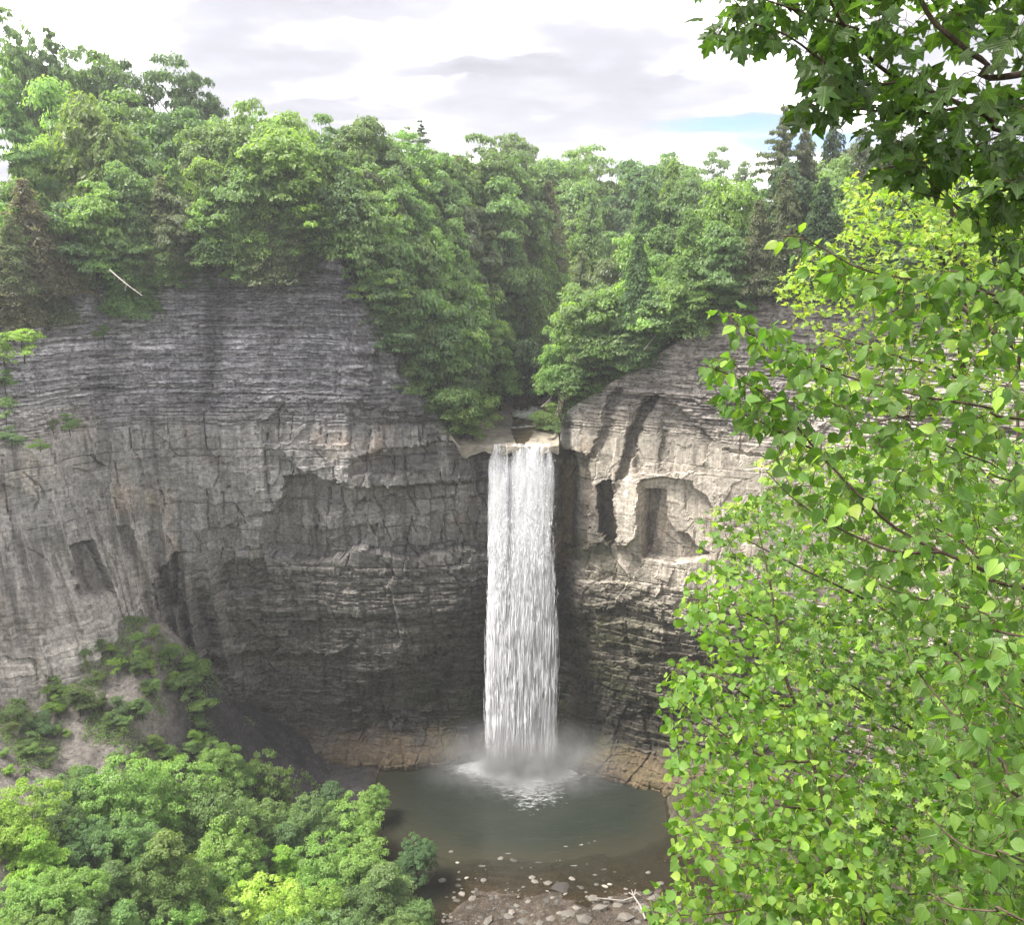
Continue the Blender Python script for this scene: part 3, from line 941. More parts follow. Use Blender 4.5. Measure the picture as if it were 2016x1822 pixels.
def hemlock(seed, levels=40, leaf=0.042, wide=0.56, sparse=0.0, droop=0.20, power=0.62, plate=False):
    rng = np.random.default_rng(seed)
    P, Nn, Sz = [], [], []
    tr = Soup()
    lean = rng.normal(size=2) * 0.015
    tr.tube([(0, 0, -0.06), (lean[0] * .4, lean[1] * .4, 0.4), (lean[0], lean[1], 0.99)], [0.018, 0.012, 0.002], 6)
    for zi in np.linspace(0.10 if not plate else 0.32, 0.985, levels):
        Rz = wide * (1.03 - zi) ** power * (0.75 + 0.4 * rng.random())
        nb = max(3, int((4 + 7 * (1 - zi)) * (1 - sparse)))
        if plate:
            Rz = wide * (0.35 + 0.65 * (1 - abs(zi - 0.62) / 0.42)) * (0.5 + 0.6 * rng.random())
            nb = 6
        a0 = rng.random() * 6.28
        for b in range(nb):
            if rng.random() < sparse * 0.6:
                continue
            an = a0 + b * 6.283 / nb + rng.normal() * 0.3
            L = Rz * (0.6 + 0.5 * rng.random()) if not plate else Rz * (0.3 + 0.85 * rng.random())
            dirv = np.array([math.cos(an), math.sin(an), 0])
            side = np.array([-math.sin(an), math.cos(an), 0])
            m = int(20 + 150 * L) if not plate else int(60 + 330 * L)
            t = rng.random(m) ** 0.7
            w = (0.10 + 0.30 * np.sin(np.pi * np.clip(t * 0.85 + 0.1, 0, 1))) * L
            off = rng.normal(size=m) * w * 0.55
            p = dirv * (t * L)[:, None] + side * off[:, None]
            zdrop = (0.03 if plate else -droop) * L * t ** 1.6 - 0.10 * np.abs(off) + rng.normal(size=m) * 0.006
            zb = zi + (rng.normal() * 0.03 if plate else 0.0)
            p[:, 2] = zb + zdrop + (0.04 * L * np.sin(np.pi * t))
            p[:, 0] += lean[0] * zi
            p[:, 1] += lean[1] * zi
            P.append(p)
            Nn.append(np.array([0, 0, 1.0]) + 0.35 * dirv + 0.45 * rng.normal(size=(m, 3)))
            Sz.append(leaf * (0.6 + 0.8 * rng.random(m)))
            if b % 3 == 0:
                tr.tube([(lean[0] * zi, lean[1] * zi, zi), tuple(dirv * L * 0.8 + np.array([0, 0, zi - droop * L * 0.6]))], [0.004, 0.0015], 4)
    v, f = leaf_quads(np.concatenate(P), np.concatenate(Nn), np.concatenate(Sz), rng, 0.5)
    return (np_mesh('crown', v, f, M_FAR), tr.mesh('trunk', M_BARK))


def bare_tree(seed, n=70):
    rng = np.random.default_rng(seed)
    tr = Soup()
    tr.tube([(0, 0, -0.05), (0.02, 0.01, 0.5), (0.0, 0.03, 0.9)], [0.022, 0.014, 0.003], 6)
    for i in range(n):
        z = 0.2 + 0.68 * rng.random()
        an = rng.random() * 6.28
        L = 0.5 * (1.05 - z) * (0.5 + 0.7 * rng.random())
        d = np.array([math.cos(an), math.sin(an), 0.1])
        p0 = np.array([0.01, 0.01, z])
        p1 = p0 + d * L * 0.5 + np.array([0, 0, 0.04 * rng.normal()])
        p2 = p0 + d * L + np.array([0, 0, -0.12 * L + 0.05 * rng.normal()])
        tr.tube([p0, p1, p2], [0.006, 0.004, 0.0015], 4)
        for _ in range(3):
            q = p1 + (p2 - p1) * rng.random()
            tr.tube([q, q + rng.normal(size=3) * 0.05], [0.0025, 0.001], 3)
    return (None, tr.mesh('trunk', M_DEAD))


PROTO = {
    'round': [broadleaf(1), broadleaf(2, lobes=20), broadleaf(3, lobes=30), broadleaf(4, lobes=22, n_clump=115), broadleaf(5, lobes=26)],
    'egg': [broadleaf(11, shape='egg'), broadleaf(12, shape='egg', lobes=22), broadleaf(13, shape='egg', lobes=15), broadleaf(14, shape='egg', lobes=19, n_clump=110)],
    'tall': [broadleaf(21, shape='cone', lobes=22), broadleaf(22, shape='cone', lobes=20)],
    'airy': [broadleaf(31, n_clump=70, clump=0.085, n_leaf=50, lobes=15), broadleaf(32, shape='egg', n_clump=75, clump=0.085, n_leaf=45, lobes=18)],
    'fine': [broadleaf(41, n_clump=260, n_leaf=78, leaf=0.028, clump=0.068, lo=0.0, lobes=26), broadleaf(42, n_clump=270, n_leaf=74, leaf=0.027, clump=0.064, lo=0.0, shape='egg', lobes=30),
             broadleaf(43, n_clump=250, n_leaf=78, leaf=0.028, clump=0.066, lo=0.0, shape='cone', lobes=28), broadleaf(44, n_clump=260, n_leaf=74, leaf=0.027, clump=0.066, lo=0.0, lobes=22)],
    'bush': [broadleaf(51, n_clump=60, n_leaf=60, leaf=0.055, clump=0.14, lo=-0.15, lobes=12), broadleaf(52, n_clump=55, n_leaf=60, leaf=0.06, clump=0.14, lo=-0.2, shape='egg', lobes=10), broadleaf(53, n_clump=45, n_leaf=60, leaf=0.06, clump=0.13, lo=-0.15, gaps=0.2, lobes=9)],
    'hemlock': [hemlock(61), hemlock(62, sparse=0.25), hemlock(63, droop=0.3)],
    'pine': [hemlock(71, levels=13, plate=True, wide=0.46, leaf=0.045, sparse=0.3), hemlock(72, levels=11, plate=True, leaf=0.045, sparse=0.45)],
    'bare': [bare_tree(81)],
}

TONE = {  # colour of the leaves themselves
    'lime': (0.250, 0.360, 0.075), 'bright': (0.195, 0.292, 0.088), 'mid': (0.150, 0.225, 0.088), 'dark': (0.105, 0.170, 0.075),
    'blue': (0.098, 0.175, 0.085), 'pale': (0.180, 0.255, 0.120), 'olive': (0.165, 0.225, 0.075), 'grey': (0.135, 0.160, 0.100),
    'brown': (0.165, 0.152, 0.112), 'deep': (0.062, 0.105, 0.050), 'yellow': (0.270, 0.330, 0.085), 'dead': (0.3, 0.27, 0.24),
}
WORD = {
    'lime': 'yellow-green', 'bright': 'bright green', 'mid': 'mid-green', 'dark': 'dark green', 'blue': 'bluish green', 'pale': 'pale green',
    'olive': 'olive-green', 'grey': 'grey-green', 'brown': 'brownish', 'deep': 'very dark green', 'yellow': 'yellowish', 'dead': 'bleached',
}
KINDW = {'round': ('round-crowned', 'tree'), 'egg': ('tapering', 'tree'), 'tall': ('conical', 'tree'), 'airy': ('thin-leaved', 'tree'),
         'fine': ('leafy', 'maple tree'), 'bush': ('low', 'shrub'), 'hemlock': ('drooping', 'hemlock'), 'pine': ('layered', 'pine'), 'bare': ('leafless', 'dead tree')}
OBJN = {'hemlock': 'hemlock_tree', 'pine': 'pine_tree', 'bare': 'dead_tree', 'bush': 'shrub', 'fine': 'maple_tree'}
CATN = {'hemlock': 'hemlock', 'pine': 'pine tree', 'bare': 'dead tree', 'bush': 'shrub', 'fine': 'tree'}
PLANTED = []        # (root, kind, tone, zone, PX, PYtop, width_px)
_cnt = {}


def plant(kind, tone, x, y, z, width, height, zone, rng=RNG, jitter=0.14):
    ps = PROTO[kind]
    i = _cnt.get(kind, 0)
    _cnt[kind] = i + 1
    crown_me, trunk_me = ps[i % len(ps)]
    root = put(OBJN.get(kind, 'broadleaf_tree'), None, None, (x, y, z))
    root.empty_display_size = 0.5
    root.rotation_euler = (rng.normal() * 0.03, rng.normal() * 0.03, rng.random() * 6.28)
    root.scale = (width, width, height)
    c = np.array(TONE[tone]) * (1 + jitter * rng.normal(size=3) * np.array([0.28, 0.12, 0.3]) + jitter * 0.85 * rng.normal())
    if kind == 'fine':
        c = c * 1.2
    if crown_me is not None:
        o = put('crown', crown_me, root)
        o.color = (*np.clip(c, 0.015, 0.6), 1)
    put('trunk', trunk_me, root)
    px, py = project(np.array([x]), np.array([y]), np.array([z + height]))
    PLANTED.append((root, kind, tone, zone, float(px[0]), float(py[0]), width))
    return root


HR = {'round': 1.55, 'egg': 1.8, 'tall': 2.1, 'airy': 1.7, 'fine': 1.35, 'bush': 1.05, 'hemlock': 2.1, 'pine': 2.2, 'bare': 1.8}
YGRID = np.arange(128, 420, 1.5)


def plant_seen(kind, tone, PX, PY, W, zone, hscale=1.0, wide=1.28, ground=h_up, ys=YGRID, wall=True):
    """a tree whose top shows at (PX, PY) on the photograph, W wide there: walk away from the camera
    until a tree of that width and a natural height stands on the ground"""
    d = ray(PX, PY)
    tt = ys / d[1]
    x, z = d[0] * tt, CAM_Z + d[2] * tt
    g = ground(x, ys)
    dep = ys * CP - (z - CAM_Z) * SP
    w = W * wide * PS * dep / FPX
    need = HR[kind] * w * hscale
    have = z - g
    ok = have > 0.35 * need
    if wall:
        ok &= wall_dist(x, ys) > 0.8
    if not ok.any():
        return None
    q = np.where(ok, np.abs(np.log(np.maximum(have, 0.1) / need)) + 0.0008 * (ys - ys[0]), 9)
    i = int(np.argmin(q))
    h = float(np.clip(have[i], 0.6 * need[i], 1.7 * need[i]))
    return plant(kind, tone, float(x[i]), float(ys[i]), float(z[i] - h), float(w[i]), h, zone)


# every tree of the photograph that can be told apart: kind, colour, top (x, y), crown width
SEEN = {
 'left plateau': [
  ('airy','pale',22,2,70),('airy','pale',60,55,70),('pine','pale',98,62,60),('airy','pale',125,75,70),('egg','mid',60,62,60),
  ('round','mid',150,92,120),('round','mid',205,98,90),('round','dark',262,97,100),('round','dark',328,113,95),('round','dark',372,124,60),('round','dark',402,152,60),
  ('round','bright',35,82,110),('egg','bright',100,138,130),('round','bright',20,130,90),('egg','olive',185,150,160),('round','mid',240,180,120),('round','mid',330,190,120),
  ('egg','mid',410,215,90),('round','mid',470,192,130),('round','bright',545,216,120),('round','bright',505,205,80),('round','mid',600,262,110),
  ('pine','blue',36,206,110),('round','mid',90,260,110),('round','olive',160,250,120),('egg','mid',250,290,110),('hemlock','deep',302,243,60),('egg','mid',375,236,105),
  ('egg','mid',440,243,95),('round','bright',560,252,150),('round','mid',495,300,110),('egg','bright',640,280,100),('round','lime',615,345,95),
  ('round','mid',210,330,100),('egg','bright',165,335,125),('pine','blue',222,350,75),('hemlock','grey',305,342,90),('egg','bright',400,300,90),('egg','mid',470,340,80),
  ('hemlock','brown',45,352,125),('hemlock','brown',105,428,95),('hemlock','grey',10,420,80),('hemlock','brown',15,480,100),
  ('hemlock','grey',370,392,90),('hemlock','grey',425,352,80),('hemlock','grey',530,362,120),('hemlock','grey',500,410,90),('hemlock','grey',575,400,80),
  ('egg','bright',250,420,80),('egg','bright',310,450,70),('hemlock','mid',240,440,110),('egg','bright',180,455,95),('hemlock','grey',200,490,100),('hemlock','grey',75,480,100),
  ('round','bright',440,425,60),('round','dark',270,480,60),('round','bright',620,390,85),('round','mid',660,330,80),('egg','mid',590,330,90),
  ('bush','bright',420,515,48),('bush','bright',250,545,50),('bush','mid',460,520,50),('hemlock','grey',345,470,70),('hemlock','deep',390,450,70),('hemlock','grey',130,500,80),
  ('bush','grey',160,560,60),('bush','mid',30,590,70),('bush','grey',100,585,70),('bush','grey',350,525,60),('bush','grey',520,520,70),('bush','grey',575,505,60),('bush','mid',300,520,60),
  ('bush','mid',650,455,60),('round','mid',640,420,60),('bush','grey',215,575,60),
 ],
 'far hillside': [
  ('round','mid',640,224,90),('round','mid',700,224,110),('round','mid',755,242,90),('airy','pale',705,212,40),('round','mid',800,262,90),('pine','grey',828,244,36),
  ('airy','pale',803,245,34),('round','mid',870,270,110),('round','mid',945,262,100),('round','mid',1005,258,90),('airy','grey',1042,262,40),('round','mid',1095,276,120),
  ('round','mid',1160,290,90),('airy','brown',1158,284,36),('round','dark',1240,291,120),('round','dark',1300,298,80),('round','mid',1335,305,90),('airy','pale',1328,300,36),
  ('round','mid',730,300,100),('round','bright',700,335,90),('round','lime',790,322,90),('round','mid',850,300,110),('round','mid',905,300,90),('round','mid',960,310,120),('round','mid',1030,302,110),
  ('round','mid',1090,318,100),('egg','mid',1140,335,100),('round','mid',1200,330,90),('egg','dark',1165,320,60),('round','bright',1262,332,80),('round','dark',1320,340,90),('egg','deep',1290,370,70),
  ('hemlock','brown',912,312,75),('hemlock','grey',868,358,75),('hemlock','grey',942,376,55),('hemlock','brown',1085,355,95),('hemlock','grey',1040,335,60),('hemlock','brown',1022,410,75),
  ('egg','bright',980,395,60),('egg','mid',830,380,70),('hemlock','grey',780,390,80),('hemlock','grey',800,420,70),('round','pale',1150,382,90),('egg','bright',1210,395,60),('round','dark',1330,395,90),
  ('hemlock','grey',1120,420,70),('hemlock','brown',1240,460,60),('hemlock','grey',1200,455,60),('egg','mid',1090,470,70),('egg','dark',1150,440,70),('egg','mid',1060,440,60),
  ('round','mid',930,340,90),('round','dark',1010,350,80),('round','mid',1240,360,80),('round','mid',1370,335,90),('round','mid',890,330,80),('egg','dark',1230,400,70),
  ('egg','deep',1050,540,70),('egg','dark',1090,560,70),('egg','deep',1020,590,70),('egg','dark',1060,620,70),('hemlock','deep',1075,500,60),('egg','deep',1040,660,70),('round','deep',1010,690,60),('round','deep',1065,690,60),
 ],
 'left bank of the notch': [
  ('round','bright',740,350,90),('round','bright',690,380,90),('egg','mid',760,410,80),('egg','bright',840,432,95),('egg','mid',885,440,85),('egg','mid',800,462,110),('egg','bright',970,460,60),('egg','mid',1000,492,55),
  ('egg','dark',700,505,75),('egg','dark',755,500,95),('egg','mid',720,440,80),('egg','mid',900,500,90),('egg','bright',940,540,95),('egg','mid',985,560,65),('round','bright',870,560,110),('egg','mid',810,560,90),
  ('egg','dark',730,580,80),('round','dark',780,620,90),('egg','bright',920,610,90),('egg','mid',960,630,80),('round','mid',840,650,95),('egg','dark',990,640,60),('egg','mid',880,690,90),('round','bright',920,735,85),
  ('round','dark',825,720,80),('bush','mid',870,780,60),('bush','bright',930,805,60),('bush','mid',960,740,60),('bush','dark',760,680,60),('bush','mid',800,745,60),('bush','mid',690,560,60),('bush','grey',720,640,40),
  ('hemlock','grey',860,520,70),('hemlock','grey',905,450,55),('egg','dark',1000,600,60),('bush','bright',905,800,50),('bush','olive',975,690,40),
 ],
 'right bank of the notch': [
  ('egg','bright',1150,485,80),('egg','mid',1170,540,120),('egg','bright',1205,560,110),('round','bright',1130,600,90),('egg','lime',1260,505,90),('round','bright',1290,520,110),('round','bright',1110,650,85),('round','mid',1180,640,100),
  ('round','bright',1085,700,60),('round','mid',1150,705,90),('bush','bright',1085,790,50),('bush','mid',1140,775,70),('bush','bright',1200,730,60),('round','mid',1240,610,100),('bush','bright',1230,690,60),('bush','mid',1280,650,60),
  ('egg','bright',1270,408,70),('egg','mid',1330,420,80),('egg','bright',1360,475,100),('round','mid',1320,545,100),('round','bright',1370,560,90),('bush','bright',1330,625,60),('bush','bright',1380,600,60),('bush','olive',1430,560,60),
  ('egg','mid',1430,420,100),('egg','bright',1440,330,110),('airy','pale',1420,282,60),('airy','pale',1470,292,44),('round','mid',1390,340,80),('egg','mid',1490,330,80),('hemlock','grey',1500,392,80),('egg','mid',1450,480,90),
  ('bush','mid',1100,830,36),('bush','bright',1075,812,36),('bush','bright',1130,815,30),('hemlock','grey',1215,480,60),('egg','mid',1400,430,80),('bush','bright',1300,600,60),
 ],
 'right plateau': [
  ('pine','grey',1548,216,90),('pine','grey',1530,262,80),('hemlock','grey',1600,248,80),('hemlock','deep',1650,225,90),('hemlock','grey',1570,330,90),('hemlock','deep',1620,350,90),('egg','mid',1660,290,90),('hemlock','grey',1700,250,90),
  ('egg','mid',1590,430,70),('egg','mid',1640,420,80),('hemlock','deep',1560,420,80),('hemlock','grey',1760,240,100),('egg','mid',1830,250,110),('hemlock','deep',1720,330,90),('egg','mid',1790,340,110),('egg','bright',1540,480,70),('hemlock','grey',1680,400,80),
  ('bush','mid',1500,520,60),('bush','mid',1560,520,60),('bush','bright',1620,520,60),('bush','mid',1690,510,70),('egg','mid',1900,260,110),('hemlock','deep',1960,280,100),('egg','mid',1880,380,110),('egg','bright',1760,430,90),('egg','mid',1980,400,110),('egg','mid',1850,470,100),
 ],
}
for zone, rows in SEEN.items():
    for kd, tn, PX, PY, W in rows:
        plant_seen(kd, tn, PX, PY, W, zone)


# trees of the gorge floor at the lower left, on the talus
NEARY = np.arange(58, 150, 1.0)
for kd, tn, PX, PY, W in [
  ('fine','lime',30,1540,120),('fine','mid',105,1515,100),('fine','mid',165,1500,90),('fine','bright',232,1488,140),('fine','bright',330,1498,120),('fine','bright',425,1452,90),('fine','bright',462,1480,80),
  ('fine','mid',400,1520,130),('airy','olive',535,1478,75),('fine','mid',490,1570,110),('fine','mid',600,1558,110),('fine','dark',655,1532,90),('fine','bright',738,1545,55),('fine','bright',690,1570,90),
  ('fine','dark',820,1638,75),('fine','olive',320,1628,150),('fine','bright',440,1600,130),('fine','mid',240,1600,120),('fine','dark',150,1600,110),('fine','lime',60,1630,110),('fine','bright',15,1610,80),
  ('fine','bright',120,1700,120),('fine','bright',40,1720,110),('fine','mid',210,1690,110),('fine','olive',290,1690,130),('fine','bright',430,1702,95),('fine','mid',370,1690,110),('fine','lime',560,1660,90),
  ('fine','yellow',505,1728,130),('fine','bright',640,1655,110),('fine','bright',700,1645,120),('fine','pale',760,1690,120),('fine','lime',610,1740,110),('fine','mid',700,1740,110),('fine','mid',820,1760,90),
  ('fine','mid',230,1770,110),('fine','bright',330,1775,100),('fine','mid',420,1790,110),('fine','olive',60,1790,110),('fine','pale',150,1790,110),('fine','mid',540,1800,110),('fine','pale',660,1805,120),('fine','mid',780,1795,110),
  ('fine','dark',570,1610,100),('fine','bright',470,1650,100),('fine','dark',90,1580,90),
]:
    plant_seen(kd, tn, PX, PY, W, 'gorge floor', ground=h_low, ys=NEARY, wall=False)


# trees that fill the canopy between those: drawn at random inside outlines on the photograph
def fill(n, outline, zone, kinds, tones, wr, seed, ground=h_up, ys=YGRID, wall=True):
    r = np.random.default_rng(seed)
    xs, yy = [p[0] for p in outline], [p[1] for p in outline]
    got, tries = 0, 0
    spots = []
    while got < n and tries < n * 30:
        tries += 1
        PX, PY = r.uniform(min(xs), max(xs)), r.uniform(min(yy), max(yy))
        if not in_poly(np.array([PX]), np.array([PY]), outline)[0]:
            continue
        if any((PX - a) ** 2 + (PY - b) ** 2 < (wr[0] * 0.55) ** 2 for a, b in spots):
            continue
        spots.append((PX, PY))
        k = kinds[r.integers(len(kinds))]
        if plant_seen(k, tones[r.integers(len(tones))], PX, PY, r.uniform(*wr), zone, ground=ground, ys=ys, wall=wall) is not None:
            got += 1


fill(26, [(0, 200), (330, 210), (600, 300), (640, 400), (560, 420), (300, 430), (0, 400)], 'left plateau', ['round', 'egg', 'hemlock', 'egg'], ['mid', 'mid', 'bright', 'grey', 'dark'], (80, 120), 301)
fill(34, [(640, 240), (960, 270), (1360, 320), (1400, 380), (1290, 470), (1060, 620), (980, 480), (700, 400)], 'far hillside', ['round', 'egg', 'hemlock'], ['mid', 'dark', 'mid', 'grey'], (80, 110), 302)
fill(16, [(690, 480), (800, 440), (960, 480), (1000, 600), (980, 740), (880, 740), (760, 640)], 'left bank of the notch', ['egg', 'round'], ['mid', 'bright', 'dark'], (70, 100), 303)
fill(14, [(1110, 640), (1160, 500), (1280, 420), (1480, 330), (1500, 500), (1340, 600), (1220, 700), (1130, 760)], 'right bank of the notch', ['egg', 'round'], ['mid', 'bright', 'mid'], (70, 100), 304)
fill(14, [(1530, 260), (1900, 260), (2000, 420), (1800, 500), (1500, 500)], 'right plateau', ['egg', 'hemlock', 'round'], ['mid', 'deep', 'grey'], (80, 110), 305)


def undergrowth():
    """low leafy cover over the ground above the cliffs and along their rim"""
    r = np.random.default_rng(91)
    n = 26000
    s = r.random(n) * _seg[-1]
    bx, by = np.interp(s, _seg, WALL[:, 0]), np.interp(s, _seg, WALL[:, 1])
    q = r.random(n) ** 1.7 * 26 - 0.4
    e = 1.0
    tx = np.interp(s + e, _seg, WALL[:, 0]) - np.interp(s - e, _seg, WALL[:, 0])
    ty = np.interp(s + e, _seg, WALL[:, 1]) - np.interp(s - e, _seg, WALL[:, 1])
    l = np.hypot(tx, ty)
    x, y = bx - ty / l * q, by + tx / l * q
    ok = (np.abs(x - creek_x(y)) > np.interp(y, [158, 172, 185, 200], [7.6, 6.4, 5.2, 4.0]))
    ok &= noise(x / 2.5, y / 2.5, seed=92) > -0.25
    ok &= (x > -100) & (x < 62)
    x, y = x[ok], y[ok]
    z = h_up(x, y)
    k = 4
    x, y, z = np.repeat(x, k), np.repeat(y, k), np.repeat(z, k)
    m = len(x)
    p = np.stack([x + r.normal(size=m) * 0.5, y + r.normal(size=m) * 0.5, z - 0.2 + 1.1 * r.random(m) ** 1.5], -1)
    nrm = np.array([0, 0, 1.0]) + 0.6 * r.normal(size=(m, 3))
    v, f = leaf_quads(p, nrm, 0.42 * (0.6 + 0.8 * r.random(m)), r)
    o = put('undergrowth', np_mesh('undergrowth', v, f, M_FAR))
    o.color = (0.11, 0.185, 0.07, 1)
    tag(o, 'low leafy undergrowth along the rim of the cliffs', kind='stuff')


undergrowth()
TAL = [(150, 1260), (225, 1180), (300, 1235), (420, 1440), (400, 1510), (0, 1510), (0, 1385), (100, 1370)]
fill(64, TAL, 'talus', ['bush'], ['bright', 'lime', 'mid', 'olive'], (13, 32), 306, ground=h_low, ys=np.arange(100, 152, 1.0), wall=False)
for kd, tn, PX, PY, W in [('bush', 'bright', 300, 1228, 50), ('bush', 'bright', 330, 1262, 60), ('bush', 'bright', 375, 1285, 80), ('bush', 'mid', 360, 1320, 80), ('bush', 'bright', 395, 1360, 70), ('bush', 'mid', 400, 1300, 60), ('bush', 'mid', 118, 1275, 26),
                          ('bush', 'bright', 110, 1330, 60), ('bush', 'mid', 150, 1350, 80), ('bush', 'mid', 30, 1375, 80), ('bush', 'dark', 85, 1400, 70), ('bush', 'mid', 230, 1370, 60)]:
    plant_seen(kd, tn, PX, PY, W * 0.6, 'talus', ground=h_low, ys=np.arange(100, 154, 1.0), wall=False)

# bushes that cling to ledges of the left buttress
for kd, tn, PX, PY, W, H, y in [('bush', 'lime', 48, 708, 84, 72, 138.6), ('bush', 'bright', 8, 715, 60, 70, 136.5), ('bush', 'mid', 10, 770, 60, 50, 136.0), ('bush', 'mid', 12, 830, 46, 60, 135.0), ('bush', 'dark', 24, 880, 50, 50, 134.0),
                                ('bush', 'mid', 138, 852, 44, 46, 141.5), ('bush', 'grey', 105, 850, 36, 34, 140.0), ('bush', 'bright', 80, 885, 40, 26, 138.5), ('bush', 'mid', 205, 668, 40, 34, 152.0)]:
    p = at_y(PX, PY, y)
    dep = p[1] * CP - (p[2] - CAM_Z) * SP
    plant(kd, tn, float(p[0]), float(p[1]), float(p[2]) - 0.4, W * PS * dep / FPX, H * PS * dep / FPX, 'buttress')
# ------------------------------------------------------------------ water
def pool_material():
    m, t = new_mat('pool_water')
    pos = t.n('ShaderNodeNewGeometry').outputs['Position']
    dep = t.n('ShaderNodeAttribute', attribute_name='depth').outputs['Fac']
    foam_glint = t.n('ShaderNodeAttribute', attribute_name='foam_glint').outputs['Fac']
    st = t.n('ShaderNodeVectorMath', operation='MULTIPLY', i={0: pos, 1: (0.55, 2.1, 1)}).outputs[0]
    w1 = t.n('ShaderNodeTexNoise', i={'Vector': st, 'Scale': 0.75, 'Detail': 4.0, 'Roughness': 0.6}).outputs[0]
    w2 = t.n('ShaderNodeTexNoise', i={'Vector': pos, 'Scale': 0.16, 'Detail': 3.0}).outputs[0]
    deep = t.mixc(w2, (0.012, 0.016, 0.012), (0.024, 0.029, 0.022))
    mid_ = (0.030, 0.029, 0.019)
    c = t.mixc(t.ramp(dep, [(0.25, 0.0), (0.72, 1.0)]), mid_, deep)
    fn = t.n('ShaderNodeTexNoise', i={'Vector': t.n('ShaderNodeVectorMath', operation='MULTIPLY', i={0: pos, 1: (0.8, 1.7, 1)}).outputs[0], 'Scale': 0.9, 'Detail': 7.0, 'Roughness': 0.7, 'Distortion': 0.6}).outputs[0]
    ff = t.math('SUBTRACT', t.math('ADD', foam_glint, fn), 0.72)
    ff = t.math('MULTIPLY', ff, 2.6, clamp=True)
    c = t.mixc(ff, c, (0.75, 0.77, 0.78))
    bump = t.n('ShaderNodeBump', i={'Strength': 0.8, 'Distance': 0.09, 'Height': w1})
    b = t.n('ShaderNodeBsdfPrincipled', i={'Base Color': c, 'Roughness': t.math('MULTIPLY_ADD', ff, 0.6, 0.10), 'IOR': 1.33, 'Normal': bump.outputs[0]})
    tr = t.n('ShaderNodeBsdfTransparent', i={'Color': (0.72, 0.66, 0.52, 1)})
    gl = t.n('ShaderNodeBsdfGlossy', i={'Color': (1, 1, 1, 1), 'Roughness': 0.08, 'Normal': bump.outputs[0]})
    fr = t.n('ShaderNodeFresnel', i={'IOR': 1.33, 'Normal': bump.outputs[0]}).outputs[0]
    thin = t.n('ShaderNodeMixShader', i={0: fr, 1: tr.outputs[0], 2: gl.outputs[0]})
    op = t.math('MAXIMUM', t.ramp(dep, [(0.01, 0.15), (0.20, 1.0)]), ff)
    mx = t.n('ShaderNodeMixShader', i={0: op, 1: thin.outputs[0], 2: b.outputs[0]})
    t.link(mx.outputs[0], t.n('ShaderNodeOutputMaterial').inputs[0])
    return m


def build_pool():
    xs = np.arange(-46, 44, 0.45)
    ys = np.r_[np.arange(84, 168, 0.45)]
    X, Y = np.meshgrid(xs, ys, indexing='ij')
    bed = h_low(X, Y)
    depth = np.clip(-bed / 3.2, 0, 1)
    fx, fy = (X - 2.2) / 10.5, (Y - 157.2) / 5.0
    foam_glint = np.exp(-(fx ** 2 + fy ** 2)) * 1.0
    foam_glint += 0.30 * np.exp(-((X - 12) / 9) ** 2 - ((Y - 157.5) / 2.0) ** 2) + 0.25 * np.exp(-((X + 6) / 6) ** 2 - ((Y - 157.2) / 2.4) ** 2)
    foam_glint += 0.28 * np.exp(-((X - 4) / 7) ** 2 - ((Y - 148) / 6) ** 2)
    rip = 0.10 * noise(X / 2.6, Y / 1.1, seed=101) + 0.05 * noise(X / 1.2, Y / 0.6, seed=102)
    # rings that run out towards the shallows
    rr = np.hypot((X - 3) * 0.75, Y - 158)
    rip += 0.11 * np.sin(rr * 3.6 + 1.4 * noise(X / 5, Y / 5, seed=103)) * sstep(16, 24, rr) * sstep(40, 34, rr) * (0.4 + 0.6 * sstep(-0.2, 0.5, noise(X / 6, Y / 4, seed=104)))
    crest = np.sin(rr * 3.6 + 1.4 * noise(X / 5, Y / 5, seed=103)) * sstep(17, 24, rr) * sstep(38, 33, rr)
    foam_glint += 0.27 * sstep(0.86, 0.97, crest) * sstep(0.0, 0.5, noise(X / 4, Y / 1.6, seed=105)) * sstep(-14, -4, X) * sstep(22, 14, X)  # sparkle on ripple crests, painted white through the foam mask
    Z = np.zeros_like(X) + rip * 0.6
    V = np.stack([X, Y, Z], -1).reshape(-1, 3)
    F = grid_faces(len(xs), len(ys))
    wd = wall_dist(X, Y).reshape(-1)
    keep = (bed.reshape(-1)[F].min(1) < 0.12) & (wd[F].min(1) < 3.5)
    me = np_mesh('water', V, F[keep], pool_material(), True, attr={'depth': depth.reshape(-1), 'foam_glint': foam_glint.reshape(-1)})
    tag(put('water', me), 'dark green plunge pool turning brown in the shallows', kind='structure')


def white_water_material():
    m, t = new_mat('falling_water')
    d = t.n('ShaderNodeBsdfDiffuse', i={'Color': (0.94, 0.94, 0.975, 1)})
    tr = t.n('ShaderNodeBsdfTranslucent', i={'Color': (0.90, 0.90, 0.93, 1)})
    mx = t.n('ShaderNodeMixShader', i={0: 0.2, 1: d.outputs[0], 2: tr.outputs[0]})
    t.link(mx.outputs[0], t.n('ShaderNodeOutputMaterial').inputs[0])
    return m


